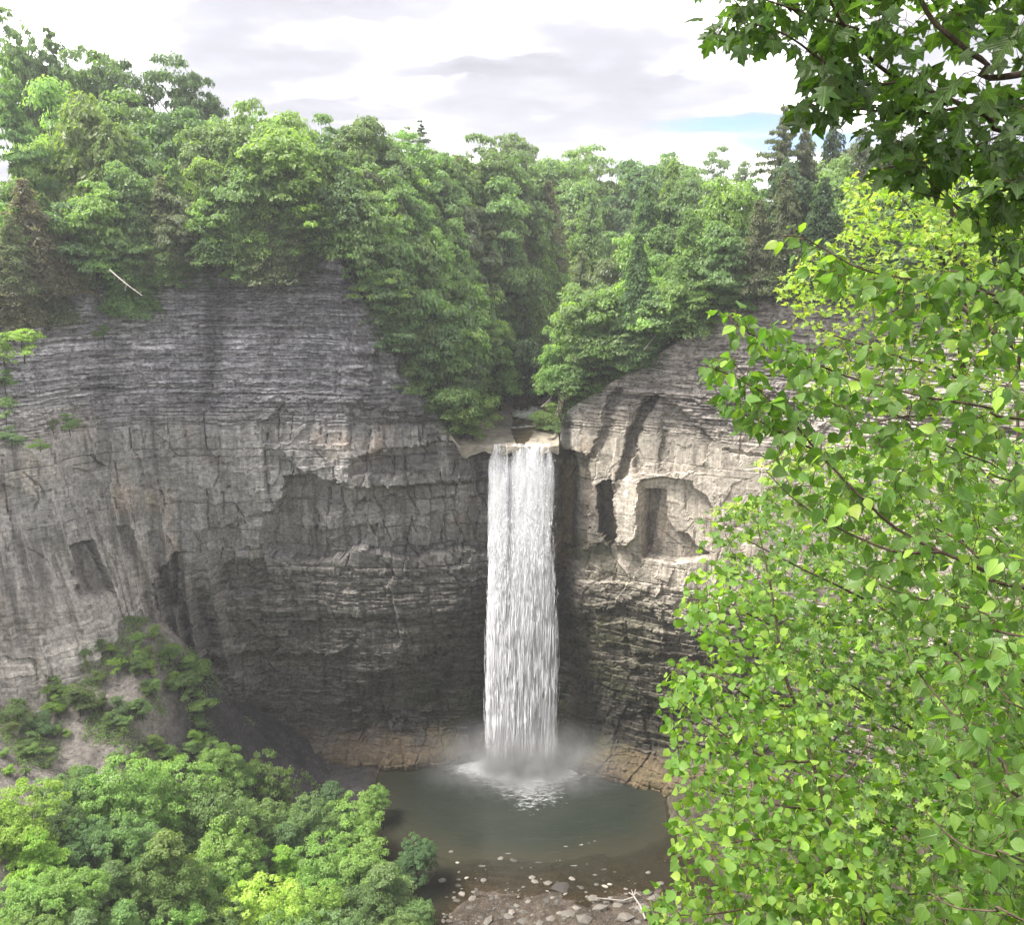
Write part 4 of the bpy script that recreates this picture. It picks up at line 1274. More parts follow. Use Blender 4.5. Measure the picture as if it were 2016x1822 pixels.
def veil_material():
    """thin broken sheet: streaks of droplets with clear air between"""
    m, t = new_mat('water_veil')
    uv = t.n('ShaderNodeUVMap').outputs[0]
    body = t.n('ShaderNodeAttribute', attribute_name='body').outputs['Fac']
    a = t.n('ShaderNodeTexNoise', i={'Vector': t.n('ShaderNodeVectorMath', operation='MULTIPLY', i={0: uv, 1: (4.2, 0.13, 1)}).outputs[0], 'Scale': 1.0, 'Detail': 5.0, 'Roughness': 0.62}).outputs[0]
    b = t.n('ShaderNodeTexNoise', i={'Vector': t.n('ShaderNodeVectorMath', operation='MULTIPLY', i={0: uv, 1: (5.5, 0.9, 1)}).outputs[0], 'Scale': 1.0, 'Detail': 6.0, 'Roughness': 0.75}).outputs[0]
    f = t.math('ADD', t.math('MULTIPLY', a, 0.62), t.math('MULTIPLY', b, 0.55))
    al = t.math('MULTIPLY', t.math('SUBTRACT', t.math('ADD', f, body), 0.84), 4.0, clamp=True)
    d = t.n('ShaderNodeBsdfDiffuse', i={'Color': (0.94, 0.94, 0.97, 1)})
    tr = t.n('ShaderNodeBsdfTranslucent', i={'Color': (0.88, 0.88, 0.91, 1)})
    mx = t.n('ShaderNodeMixShader', i={0: 0.15, 1: d.outputs[0], 2: tr.outputs[0]})
    tp = t.n('ShaderNodeBsdfTransparent')
    m2 = t.n('ShaderNodeMixShader', i={0: al, 1: tp.outputs[0], 2: mx.outputs[0]})
    t.link(m2.outputs[0], t.n('ShaderNodeOutputMaterial').inputs[0])
    return m


M_WHITE = white_water_material()
M_VEIL = veil_material()
LIP_Y, FX0, FX1, FTOP = 159.3, -4.35, 7.75, 64.75


def fall_xy(u, z):
    """u 0..1 across the fall; the jet leaves the lip and drops, spreading a little"""
    h = np.clip(FTOP - z, 0, 70)
    x = FX0 + (FX1 - FX0) * u + (u - 0.40) * 0.8 * (h / 65) ** 0.8
    y = LIP_Y - 0.30 * np.sqrt(np.maximum(h, 0)) * 1.0
    return x, y


def body_amount(u, z):
    """how much water falls along each line across the fall"""
    h = FTOP - z
    b = 0.36 + 0.20 * np.exp(-((u - 0.20) / 0.085) ** 2) * sstep(4.5, 6.5, h) + 0.24 * np.exp(-((u - 0.62) / 0.20) ** 2)
    b += 0.14 * np.exp(-((u - 0.66) / 0.045) ** 2) + 0.10 * np.exp(-((u - 0.16) / 0.03) ** 2)
    b -= 0.13 * np.exp(-((u - 0.325) / 0.035) ** 2) * sstep(4, 8, h) * sstep(48, 30, h)
    b -= 0.14 * sstep(0.84, 0.93, u) * sstep(2, 8, h) * sstep(40, 20, h)
    b += 0.22 * sstep(14, 45, h)
    b -= 0.05 * sstep(0.05, 0.0, u) + 0.05 * sstep(0.95, 1.0, u)
    b -= 0.10 * sstep(7, 1.5, h)
    b += 0.10 * noise(u * 13, h / 45, seed=123) + 0.07 * noise(u * 31, h / 22, seed=124)
    b -= 0.22 * (sstep(0.05, 0.0, u + 0.05 * noise(h / 4.0, u * 0, seed=125)) + sstep(0.95, 1.0, u + 0.05 * noise(h / 4.0, u * 0, seed=126)))
    return b


def build_waterfall():
    root = put('waterfall', None, None, (1.7, LIP_Y, 0.0))
    tag(root, 'tall white waterfall dropping from the notch into the green pool', 'waterfall')
    off = np.array([1.7, LIP_Y, 0.0])
    # the sheet: two layers a little apart
    for k, dy in enumerate((0.0, 0.7, 1.2)):
        us, zs = np.linspace(0, 1, 90), np.linspace(FTOP, 0.2, 240)
        U, Zg = np.meshgrid(us, zs, indexing='ij')
        Xg, Yg = fall_xy(U, Zg)
        Yg = Yg + dy - 0.35 * np.sin(U * np.pi) * sstep(0, 25, FTOP - Zg) + 0.22 * fbm(U * 14, Zg / 6, seed=110 + k, octaves=3)
        Xg = Xg + 0.12 * fbm(U * 9, Zg / 3, seed=114 + k)
        V = np.stack([Xg, Yg, Zg], -1).reshape(-1, 3) - off
        uv = np.stack([Xg, Zg], -1).reshape(-1, 2) + 13 * k
        b = body_amount(U, Zg) + (0.0, 0.04, 0.30)[k] * sstep(0.5, 6, FTOP - Zg)
        me = np_mesh('water_sheet', V, grid_faces(len(us), len(zs)), M_VEIL, True, uvs=uv, attr={'body': b.reshape(-1)})
        put('water_sheet', me, root)
    # plumes: clots of water, round head down, tail drawn out upwards
    r = np.random.default_rng(120)
    n = 34000
    u = r.random(n)
    z = 0.6 + 63.6 * r.random(n) ** 0.95
    b = body_amount(u, z)
    ok = r.random(n) < np.clip((b - 0.14) * 2.2, 0.05, 1)
    u, z = u[ok], z[ok]
    h = FTOP - z
    n = len(u)
    x, y = fall_xy(u, z)
    y = y - 0.5 * np.sin(u * np.pi) * sstep(0, 25, h) + r.normal(size=n) * 0.5
    clot = noise(u * 46, z / 3.2, seed=121)
    x = x + r.normal(size=n) * 0.08 + np.where(u > 0.94, np.abs(r.normal(size=n)) * 0.45 * sstep(10, 40, h), 0) - np.where(u < 0.05, np.abs(r.normal(size=n)) * 0.35 * sstep(15, 50, h), 0)
    wdt = (0.020 + 0.036 * r.random(n)) * (0.9 + 0.1 * sstep(2, 40, h)) * (1 + 0.6 * clot)
    ln = (0.25 + 1.2 * r.random(n) ** 1.6) * (0.4 + 5.2 * sstep(6, 50, h))
    ang = np.array([0, 2.09, 4.19])
    V = np.zeros((n, 5, 3))
    V[:, 0] = np.stack([x, y, z], -1)
    for a in range(3):
        V[:, 1 + a, 0] = x + np.cos(ang[a] + u * 40) * wdt
        V[:, 1 + a, 1] = y + np.sin(ang[a] + u * 40) * wdt
        V[:, 1 + a, 2] = z + 0.16 * ln
    V[:, 4] = np.stack([x + r.normal(size=n) * 0.05, y, z + ln], -1)
    V[..., 2] = np.minimum(V[..., 2], FTOP - 0.1)
    base = (np.arange(n) * 5)[:, None]
    faces = []
    for a in range(3):
        a2 = (a + 1) % 3
        faces.append(np.concatenate([base, base + 1 + a2, base + 1 + a], 1))
        faces.append(np.concatenate([base + 1 + a, base + 1 + a2, base + 4], 1))
    F = np.concatenate(faces)
    me = np_mesh('falling_spray', V.reshape(-1, 3) - off, F, M_WHITE, True)
    o = put('falling_spray', me, root)
    o['kind'] = 'stuff'
    return root


def mist_material(name, centre, radii, dens, seed):
    m, t = new_mat(name)
    pos = t.n('ShaderNodeNewGeometry').outputs['Position']
    q = t.n('ShaderNodeVectorMath', operation='SUBTRACT', i={0: pos, 1: centre}).outputs[0]
    q = t.n('ShaderNodeVectorMath', operation='DIVIDE', i={0: q, 1: radii}).outputs[0]
    ln = t.n('ShaderNodeVectorMath', operation='LENGTH', i={0: q}).outputs['Value']
    nz = t.n('ShaderNodeTexNoise', i={'Vector': pos, 'Scale': 0.28, 'Detail': 4.0, 'Roughness': 0.6}).outputs[0]
    f = t.math('SUBTRACT', 1.0, ln, clamp=True)
    f = t.math('MULTIPLY', t.math('MULTIPLY', f, f), t.math('MULTIPLY', t.math('SUBTRACT', nz, 0.30), 3.2, clamp=True))
    v = t.n('ShaderNodeVolumePrincipled', i={'Color': (0.95, 0.96, 0.98, 1), 'Density': t.math('MULTIPLY', f, dens), 'Anisotropy': 0.1})
    t.link(v.outputs[0], t.n('ShaderNodeOutputMaterial').inputs[1])
    return m


def build_mist(c, rad, dens, floor, name, label):
    import bmesh
    bm = bmesh.new()
    bmesh.ops.create_icosphere(bm, subdivisions=3, radius=1.0)
    for v in bm.verts:
        v.co = Vector((c[0] + v.co.x * rad[0], c[1] + v.co.y * rad[1], max(floor, c[2] + v.co.z * rad[2])))
    me = bpy.data.meshes.new(name)
    bm.to_mesh(me)
    bm.free()
    me.materials.append(mist_material('spray_mist', c, rad, dens, 1))
    tag(put(name, me), label, kind='stuff')


def wet_rock_material():
    m, t = new_mat('creek_bed_rock')
    pos = t.n('ShaderNodeNewGeometry').outputs['Position']
    col = t.n('ShaderNodeVertexColor', layer_name='tint').outputs[0]
    n1 = t.n('ShaderNodeTexNoise', i={'Vector': t.n('ShaderNodeVectorMath', operation='MULTIPLY', i={0: pos, 1: (0.7, 1.5, 5)}).outputs[0], 'Scale': 1.4, 'Detail': 6.0, 'Roughness': 0.7}).outputs[0]
    f = t.math('MULTIPLY_ADD', n1, 1.3, 0.35)
    c = t.mixc(1.0, col, t.n('ShaderNodeCombineXYZ', i={0: f, 1: f, 2: f}).outputs[0], 'MULTIPLY')
    bump = t.n('ShaderNodeBump', i={'Strength': 0.8, 'Distance': 0.15, 'Height': n1})
    b = t.n('ShaderNodeBsdfPrincipled', i={'Base Color': c, 'Roughness': 0.45, 'Specular IOR Level': 0.4, 'Normal': bump.outputs[0]})
    t.link(b.outputs[0], t.n('ShaderNodeOutputMaterial').inputs[0])
    return m


def build_creek_bed():
    """stepped rock slabs of the creek between the cascade and the lip"""
    xs, ys = np.arange(-14, 16, 0.16), np.arange(158.6, 200, 0.16)
    X, Y = np.meshgrid(xs, ys, indexing='ij')
    xc = creek_x(Y)
    d = X - xc
    lip = 159.3 - 0.9 * sstep(3.0, 6.2, X) * 0 + 0.35 * noise(X / 1.7, X * 0, seed=130) + 0.0
    step = np.floor((Y - 159) / 2.6 + 0.5 * noise(X / 3, Y / 4, seed=131))
    Z = 64.62 + 0.16 * step * (0.6 + 0.4 * noise(X / 4, step, seed=132)) + 0.10 * fbm(X / 1.3, Y / 1.3, seed=133)
    Z += 0.12 * np.round(2.2 * fbm(X / 2.2, Y / 2.2, seed=134)) - 0.22 * np.exp(-(d / 2.6) ** 2) * sstep(160, 166, Y)
    Z = np.where(Y < lip, Z - (lip - Y) * 2.2, Z)
    Z += 2.4 * sstep(11.0, 13.5, -d + 0.6 * noise(Y / 2, Y * 0, seed=135) + 5.5 * sstep(165, 174, Y))
    Z += 3.0 * sstep(6.4, 7.6, d + 0.05 * (Y - 160))
    rise = sstep(178, 182.5, Y - 0.3 * d + 1.2 * noise(X / 2.5, Y / 3, seed=136))
    Z += 1.5 * np.round(rise * 4) / 4
    # mound of bare ledges where the creek comes round the bend
    mnd = np.exp(-((X - 2.0) / 7.5) ** 2 - ((Y - 191) / 5.0) ** 2)
    Z += np.round(6.2 * mnd * 2.2) / 2.2
    n = fbm(X / 2.5, Y / 2.5, seed=137)
    n = n + 0.8 * fbm(X / 0.8, Y / 0.5, seed=141)
    c = np.stack([0.25 + 0.13 * n, 0.22 + 0.115 * n, 0.18 + 0.10 * n], -1)
    wet = (np.exp(-(d / 2.4) ** 2) * sstep(163, 167, Y))[..., None]
    c = c * (1 - 0.55 * wet)
    pale = (sstep(172, 162, Y) * sstep(-3, -0.5, -np.abs(d) + 5.5))[..., None]
    c = c * (1 + 0.35 * pale)
    far = (sstep(184, 188, Y))[..., None]
    c = c * (1 - 0.55 * far)
    green = (sstep(0.2, 0.6, fbm(X / 1.8, Y / 1.8, seed=138)) * sstep(186, 190, Y))[..., None]
    c = c * (1 - 0.6 * green) + 0.6 * green * np.array([0.05, 0.085, 0.025])
    YF = np.maximum(Y, lip + 0.10 * noise(X / 0.9, Z / 0.4, seed=142))
    V = np.stack([X, YF, Z], -1).reshape(-1, 3)
    F = grid_faces(len(xs), len(ys))
    keep = ((Y > 158.5) & (d < 6.9) & (d > -13.2)).reshape(-1)[F].all(1)
    tag(put('creek_bed', np_mesh('creek_bed', V, F[keep], wet_rock_material(), False, np.clip(c.reshape(-1, 3), 0.01, 1))), 'stepped wet rock bed of the creek above the lip', kind='structure')
    # running water: a thin skin in the channel, white where it drops
    m, t = new_mat('creek_water')
    pos = t.n('ShaderNodeNewGeometry').outputs['Position']
    white = t.n('ShaderNodeAttribute', attribute_name='white').outputs['Fac']
    nz = t.n('ShaderNodeTexNoise', i={'Vector': t.n('ShaderNodeVectorMath', operation='MULTIPLY', i={0: pos, 1: (0.8, 2.2, 1)}).outputs[0], 'Scale': 1.6, 'Detail': 5.0, 'Roughness': 0.7}).outputs[0]
    ff = t.math('MULTIPLY', t.math('SUBTRACT', t.math('ADD', white, nz), 0.86), 4.0, clamp=True)
    cc = t.mixc(ff, (0.075, 0.06, 0.035), (0.86, 0.86, 0.86))
    bp = t.n('ShaderNodeBump', i={'Strength': 0.8, 'Distance': 0.1, 'Height': nz})
    pb = t.n('ShaderNodeBsdfPrincipled', i={'Base Color': cc, 'Roughness': 0.14, 'IOR': 1.33, 'Normal': bp.outputs[0]})
    t.link(pb.outputs[0], t.n('ShaderNodeOutputMaterial').inputs[0])
    lo_ = Z.copy()
    for _ in range(6):
        lo_ = (lo_ + np.roll(lo_, 1, 0) + np.roll(lo_, -1, 0) + np.roll(lo_, 1, 1) + np.roll(lo_, -1, 1)) / 5
    W = np.maximum(lo_, Z) + 0.06 - 0.05 * (np.abs(d) / 3) ** 2 + 0.03 * noise(X / 0.7, Y / 0.5, seed=139)
    wmask = (np.abs(d + 0.4 * noise(Y / 2, Y * 0, seed=140)) < np.interp(Y, [160, 164, 172, 180, 186], [0.8, 1.4, 2.6, 3.0, 2.6])) & (Y > lip + 0.1) & (Y < 186)
    wht = 0.60 * np.exp(-((Y - 180.5) / 2.0) ** 2) + 0.38 * np.exp(-((Y - 173.5) / 1.2) ** 2) + 0.16 * np.exp(-((Y - 168) / 0.8) ** 2) + 0.10
    WV = np.stack([X, Y, W], -1).reshape(-1, 3)
    tag(put('creek_water', np_mesh('creek_water', WV, F[wmask.reshape(-1)[F].all(1)], m, True, attr={'white': wht.reshape(-1)})), 'shallow creek water running to the lip, white where it drops', kind='structure')


build_pool()
build_waterfall()
build_mist((2.5, 154.0, 1.2), (24.0, 11.0, 13.0), 0.60, 0.12, 'mist', 'white spray drifting over the foot of the waterfall')
build_mist((2.0, 156.6, 0.8), (10.5, 4.6, 7.5), 2.2, 0.16, 'splash', 'dense white splash where the waterfall strikes the pool')
build_creek_bed()


# ------------------------------------------------------------------ stones, driftwood, dead wood
def stone_mesh(seed, flat=0.4):
    import bmesh
    r = np.random.default_rng(seed)
    bm = bmesh.new()
    bmesh.ops.create_icosphere(bm, subdivisions=1, radius=1.0)
    ax = r.normal(size=(5, 3))
    ax /= np.linalg.norm(ax, axis=1, keepdims=True)
    lim = 0.55 + 0.35 * r.random(5)
    for v in bm.verts:
        p = np.array(v.co)
        for a, l in zip(ax, lim):
            q = p @ a
            if q > l:
                p = p - a * (q - l) * 0.9
        p = p * (1 + 0.12 * r.normal())
        v.co = Vector((p[0], p[1] * 0.72, p[2] * flat))
    me = bpy.data.meshes.new('stone')
    bm.to_mesh(me)
    bm.free()
    me.materials.append(M_STONE)
    return me


def stone_material():
    m, t = new_mat('river_stone')
    oc = t.n('ShaderNodeObjectInfo').outputs['Color']
    pos = t.n('ShaderNodeNewGeometry').outputs['Position']
    n1 = t.n('ShaderNodeTexNoise', i={'Vector': pos, 'Scale': 3.0, 'Detail': 6.0, 'Roughness': 0.7}).outputs[0]
    f = t.math('MULTIPLY_ADD', n1, 0.9, 0.55)
    c = t.mixc(1.0, oc, t.n('ShaderNodeCombineXYZ', i={0: f, 1: f, 2: f}).outputs[0], 'MULTIPLY')
    bp = t.n('ShaderNodeBump', i={'Strength': 0.6, 'Distance': 0.08, 'Height': n1})
    b = t.n('ShaderNodeBsdfPrincipled', i={'Base Color': c, 'Roughness': 0.8, 'Normal': bp.outputs[0]})
    t.link(b.outputs[0], t.n('ShaderNodeOutputMaterial').inputs[0])
    return m


M_STONE = stone_material()
STONES = [stone_mesh(140 + i, 0.28 + 0.12 * (i % 3)) for i in range(8)]
STONE_LIST = []


def stone(PX, PY, W, tone=0.34, k=0, upright=False):
    """stone whose middle shows at (PX, PY), W wide on the photograph"""
    p = at_z(PX, PY, 0.2)
    for _ in range(4):
        p = at_z(PX, PY, max(float(h_low(p[0:1], p[1:2])[0]), 0.0) + 0.05)
    dep = p[1] * CP - (p[2] - CAM_Z) * SP
    w = W * PS * dep / FPX * 0.5
    o = put('stone', STONES[k % 8])
    o.location = p - np.array([0, 0, 0.12 * w])
    o.scale = (w, w, w) if not upright else (w, w * 0.7, w * 5.5)
    o.rotation_euler = (RNG.normal() * 0.1, RNG.normal() * 0.1, RNG.normal() * 0.5)
    o.color = (tone, tone * 0.9, tone * 0.78, 1)
    STONE_LIST.append((o, PX, PY, W, tone))
    return o


BIG_STONES = [(1107, 1748, 60, 0.038), (1190, 1746, 16, 0.270), (1200, 1743, 14, 0.252), (1010, 1695, 16, 0.050), (888, 1678, 14, 0.126), (870, 1735, 18, 0.276), (1052, 1737, 20, 0.151), (1078, 1740, 22, 0.126),
              (1217, 1782, 34, 0.126), (1260, 1790, 40, 0.139), (1180, 1790, 40, 0.118), (1120, 1800, 36, 0.118), (1085, 1810, 30, 0.126), (1150, 1812, 40, 0.109), (1000, 1805, 30, 0.101), (1230, 1806, 44, 0.126),
              (1030, 1815, 34, 0.092), (1290, 1770, 36, 0.126), (960, 1816, 30, 0.126), (1165, 1770, 26, 0.126), (1300, 1740, 24, 0.134), (1325, 1800, 40, 0.126), (900, 1700, 10, 0.300), (918, 1730, 12, 0.300), (985, 1692, 18, 0.126)]
for i, (a, b, w, tn) in enumerate(BIG_STONES):
    stone(a, b, w, tn, i)
rs = np.random.default_rng(150)
while len(STONE_LIST) < 180:
    a, b = rs.uniform(870, 1340), 1690 + 130 * rs.random() ** 0.6
    if b < 1690 + 0.16 * abs(a - 930) * (1 if a > 930 else 3) and rs.random() < 0.8:
        continue
    stone(a, b, 5 + 14 * rs.random() ** 2.5 + 7 * (b > 1760) * rs.random(), 0.055 + 0.13 * rs.random() ** 2, rs.integers(8))


def pebbles():
    r = np.random.default_rng(151)
    n = 5200
    x, y = r.uniform(-14, 34, n), r.uniform(112, 131, n)
    z = h_low(x, y)
    ok = (z > -0.25) & (noise(x / 2.2, y / 2.2, seed=152) > -0.3)
    x, y, z = x[ok], y[ok], z[ok]
    n = len(x)
    s = 0.06 + 0.16 * r.random(n) ** 3
    tpl = np.array([(1, 0, 0), (0, 1, 0), (-1, 0, 0), (0, -1, 0), (0, 0, 0.6)], float)
    a = r.random(n) * 6.28
    V = np.zeros((n, 5, 3))
    for j in range(5):
        q = tpl[j] * (1 + 0.25 * r.normal(size=(n, 3)))
        V[:, j, 0] = x + (q[:, 0] * np.cos(a) - q[:, 1] * 0.6 * np.sin(a)) * s
        V[:, j, 1] = y + (q[:, 0] * np.sin(a) + q[:, 1] * 0.6 * np.cos(a)) * s
        V[:, j, 2] = z + q[:, 2] * s
    F = (np.arange(n) * 5)[:, None, None] + np.array([(0, 1, 4), (1, 2, 4), (2, 3, 4), (3, 0, 4)])[None]
    o = put('gravel', np_mesh('gravel', V.reshape(-1, 3), F.reshape(-1, 3), M_STONE))
    o.color = (0.115, 0.098, 0.08, 1)
    tag(o, 'loose pale pebbles strewn over the gravel bar', kind='stuff')


pebbles()


def rubble():
    """loose shards of shale on the talus and along the foot of the walls"""
    r = np.random.default_rng(161)
    n = 9000
    x, y = r.uniform(-95, 45, n), r.uniform(112, 160, n)
    z = h_low(x, y)
    ok = (z > 0.35) & ((x < -26) | (x > 27)) & (wall_dist(x, y) < 0.5) & (noise(x / 3, y / 3, seed=162) > -0.4)
    x, y, z = x[ok], y[ok], z[ok]
    n = len(x)
    s = 0.10 + 0.35 * r.random(n) ** 3
    tpl = np.array([(1, 0.2, 0), (0, 1, 0.1), (-1, 0, 0), (0.1, -1, 0), (0, 0, 0.55)], float)
    a = r.random(n) * 6.28
    V = np.zeros((n, 5, 3))
    for j in range(5):
        q = tpl[j] * (1 + 0.3 * r.normal(size=(n, 3)))
        V[:, j, 0] = x + (q[:, 0] * np.cos(a) - q[:, 1] * 0.6 * np.sin(a)) * s
        V[:, j, 1] = y + (q[:, 0] * np.sin(a) + q[:, 1] * 0.6 * np.cos(a)) * s
        V[:, j, 2] = z + q[:, 2] * s
    F = (np.arange(n) * 5)[:, None, None] + np.array([(0, 1, 4), (1, 2, 4), (2, 3, 4), (3, 0, 4)])[None]
    o = put('rubble', np_mesh('rubble', V.reshape(-1, 3), F.reshape(-1, 3), M_STONE))
    o.color = (0.095, 0.088, 0.084, 1)
    tag(o, 'loose shale rubble on the scree below the grey cliff', kind='stuff')
    # weeds between the shards
    n = 22000
    x, y = r.uniform(-92, -34, n), r.uniform(112, 152, n)
    z = h_low(x, y)
    ok = (z > 1.0) & (noise(x / 3.5, y / 3.5, seed=163) > 0.12) & (wall_dist(x, y) < -1)
    x, y, z = np.repeat(x[ok], 5), np.repeat(y[ok], 5), np.repeat(z[ok], 5)
    m = len(x)
    p = np.stack([x + r.normal(size=m) * 0.35, y + r.normal(size=m) * 0.35, z + 0.7 * r.random(m) ** 1.5], -1)
    v, f = leaf_quads(p, np.array([0, 0, 1.0]) + 0.7 * r.normal(size=(m, 3)), 0.30 * (0.6 + 0.8 * r.random(m)), r)
    o = put('weeds', np_mesh('weeds', v, f, M_FAR))
    o.color = (0.17, 0.26, 0.08, 1)
    tag(o, 'low weeds scattered over the scree', kind='stuff')


rubble()


def dead_log(name, pts, r0, r1, label, stubs=0, seed=0, fork=None, cat='log'):
    pts = np.array(pts, float)
    root = put(name, None, None, pts[0])
    tag(root, label, cat)
    r = np.random.default_rng(seed)
    q = pts - pts[0]
    s = Soup()
    s.tube(q, np.linspace(r0, r1, len(q)), 7)
    put('trunk', s.mesh('trunk', M_DEAD), root)
    for i in range(stubs):
        t = 0.25 + 0.7 * r.random()
        j = t * (len(q) - 1)
        p = np.array([np.interp(j, range(len(q)), q[:, k]) for k in range(3)])
        s = Soup()
        dr = r.normal(size=3)
        dr[2] -= 0.6
        L = (0.5 + 0.9 * r.random()) * (1.0 if r0 > 0.12 else 0.6)
        s.tube([p, p + dr / np.linalg.norm(dr) * L], [r1 * 0.9, r1 * 0.3], 5)
        put('branch', s.mesh('branch', M_DEAD), root)
    for f_ in (fork or []):
        s = Soup()
        s.tube(np.array(f_, float) - pts[0], np.linspace(r0 * 0.7, r1 * 0.6, len(f_)), 6)
        put('root', s.mesh('root', M_DEAD), root)
    return root


lp = [at_y(216, 532, 150.5), at_y(238, 551, 149.0), at_y(258, 567, 148.2), at_y(280, 583, 147.5)]
dead_log('fallen_log', lp, 0.15, 0.06, 'bleached dead trunk hanging over the left cliff rim', 7, 3)
b0 = at_z(1248, 1772, 0.5)
dead_log('driftwood', [b0 + (1.2, -4.3, 0.0), b0 + (0.7, -2.0, 0.5), b0 + (0.1, -0.3, 0.45), b0 + (-0.2, 0.5, 0.7)], 0.17, 0.13, 'bleached forked driftwood stranded on the gravel bar', 2, 4,
         fork=[[b0 + (0, 0, 0.4), b0 + (-1.8, -0.6, 0.2), b0 + (-4.2, -0.1, 0.1), b0 + (-6.0, 0.1, 0.15)], [b0 + (-0.1, 0.2, 0.5), b0 + (0.5, 0.7, 0.6), b0 + (1.1, 0.4, 0.3)], [b0 + (0, 0.1, 0.5), b0 + (-0.7, 0.9, 0.5)], [b0 + (0.1, 0.3, 0.5), b0 + (0.4, 1.2, 0.8)]], cat='driftwood')
lp = [at_y(1066, 802, 163.0), at_y(1078, 792, 162.5), at_y(1087, 780, 162.5)]
dead_log('leaning_snag', lp, 0.10, 0.06, 'thin pale dead stem leaning over the creek right of the cascade', 1, 6, cat='dead branch')
lp = [at_y(1268, 690, 152), at_y(1285, 668, 152), at_y(1312, 630, 152.5)]
dead_log('leaning_snag', lp, 0.10, 0.05, 'thin pale dead stem on the bushy rim right of the falls', 2, 7, cat='dead branch')
# ------------------------------------------------------------------ foreground trees with real leaves
def blade(profile, fold=0.18, bend=0.25, teeth=0.0, twist=0.0, seed=0):
    """leaf of unit length along +Y, face up +Z: strip of quads either side of the midrib"""
    r = np.random.default_rng(seed)
    n = len(profile)
    t = np.linspace(0, 1, n)
    w = np.array(profile, float)
    wob = 1 + teeth * np.where(np.arange(n) % 2 == 0, 1, -1)
    wl, wr = w * wob * (1 + 0.05 * r.normal()), w * np.roll(wob, 1) * (1 + 0.05 * r.normal())
    z = -bend * t ** 2
    tw = twist * (t - 0.3)
    V, U = [], []
    for k in range(n):
        for sgn, ww in ((-1, wl[k]), (0, 0), (1, wr[k])):
            V.append((sgn * ww, t[k] - 0.04 * (sgn != 0) * ww, z[k] + fold * ww + sgn * ww * tw[k]))
            U.append((0.5 + sgn * ww, t[k]))
    F = []
    for k in range(n - 1):
        F += [(3 * k, 3 * k + 1, 3 * k + 4, 3 * k + 3), (3 * k + 1, 3 * k + 2, 3 * k + 5, 3 * k + 4)]
    return np.array(V), np.array(F), np.array(U)


def maple_blade(bend=0.3, fold=0.1, seed=0, simple=False):
    half = [(0, 0.02), (0.17, -0.05), (0.40, 0.02), (0.31, 0.13), (0.27, 0.20), (0.45, 0.33), (0.60, 0.54), (0.45, 0.54), (0.36, 0.50), (0.19, 0.51), (0.25, 0.68), (0.13, 0.78), (0.0, 1.0)]
    if simple:
        half = [(0, 0.0), (0.40, 0.02), (0.27, 0.20), (0.60, 0.54), (0.20, 0.52), (0.0, 1.0)]
    r = np.random.default_rng(seed)
    out = half + [(-x, y) for x, y in half[-2:0:-1]]
    o = np.array(out) * (1 + 0.04 * r.normal(size=(len(out), 1)))
    c = np.array([0.0, 0.36])
    P = np.vstack([c, o])
    rr = np.hypot(P[:, 0], P[:, 1] - 0.3)
    z = -bend * np.maximum(0, P[:, 1]) ** 2 * 0.7 - fold * rr ** 2 + 0.10 * np.abs(P[:, 0]) + 0.03 * r.normal(size=len(P))
    V = np.column_stack([P, z])
    n = len(out)
    F = [(0, 1 + i, 1 + (i + 1) % n, 1 + (i + 2) % n) for i in range(0, n, 2)]
    return V, np.array(F), np.column_stack([P[:, 0] + 0.5, P[:, 1]])


OVATE = [0.02, 0.20, 0.30, 0.345, 0.35, 0.325, 0.28, 0.21, 0.12, 0.05, 0.004]
ROUND = [0.03, 0.30, 0.42, 0.46, 0.455, 0.41, 0.33, 0.21, 0.09, 0.004]
OV_LOW = [0.02, 0.24, 0.34, 0.34, 0.26, 0.13, 0.004]
RO_LOW = [0.04, 0.36, 0.46, 0.44, 0.30, 0.004]
LEAVES = {
    'ovate': [blade(OVATE, 0.20, b, 0.05, tw, i) for i, (b, tw) in enumerate([(0.15, 0.1), (0.35, -0.3), (0.25, 0.35), (0.5, 0.0)])],
    'round': [blade(ROUND, 0.10, b, 0.055, tw, 10 + i) for i, (b, tw) in enumerate([(0.08, 0.2), (0.25, -0.2), (0.15, 0.4), (0.3, 0.0)])],
    'maple': [maple_blade(b, f, 20 + i) for i, (b, f) in enumerate([(0.2, 0.1), (0.45, 0.2), (0.3, 0.0), (0.6, 0.15)])],
}
LEAVES_LOW = {
    'ovate': [blade(OV_LOW, 0.20, b, 0.03, tw, i) for i, (b, tw) in enumerate([(0.15, 0.1), (0.35, -0.3), (0.25, 0.35), (0.5, 0.0)])],
    'round': [blade(RO_LOW, 0.10, b, 0.03, tw, i) for i, (b, tw) in enumerate([(0.08, 0.2), (0.25, -0.2), (0.15, 0.4), (0.3, 0.0)])],
    'maple': [maple_blade(b, f, 30 + i, True) for i, (b, f) in enumerate([(0.2, 0.1), (0.45, 0.2), (0.3, 0.0), (0.6, 0.15)])],
}
M_LEAF = leaf_material('near_leaf', veins=True, trans=0.48, rough=0.42, spec=0.4, var=0.35)
M_TWIG = bark_material('twig_bark', (0.045, 0.030, 0.022), (0.11, 0.08, 0.06), 30.0)
LEAF_MESH = {k: [np_mesh('leaf', v, f, M_LEAF, True, None, u) for v, f, u in ls] for k, ls in LEAVES.items()}


def unit(v):
    return v / np.maximum(np.linalg.norm(v, axis=-1, keepdims=True), 1e-9)


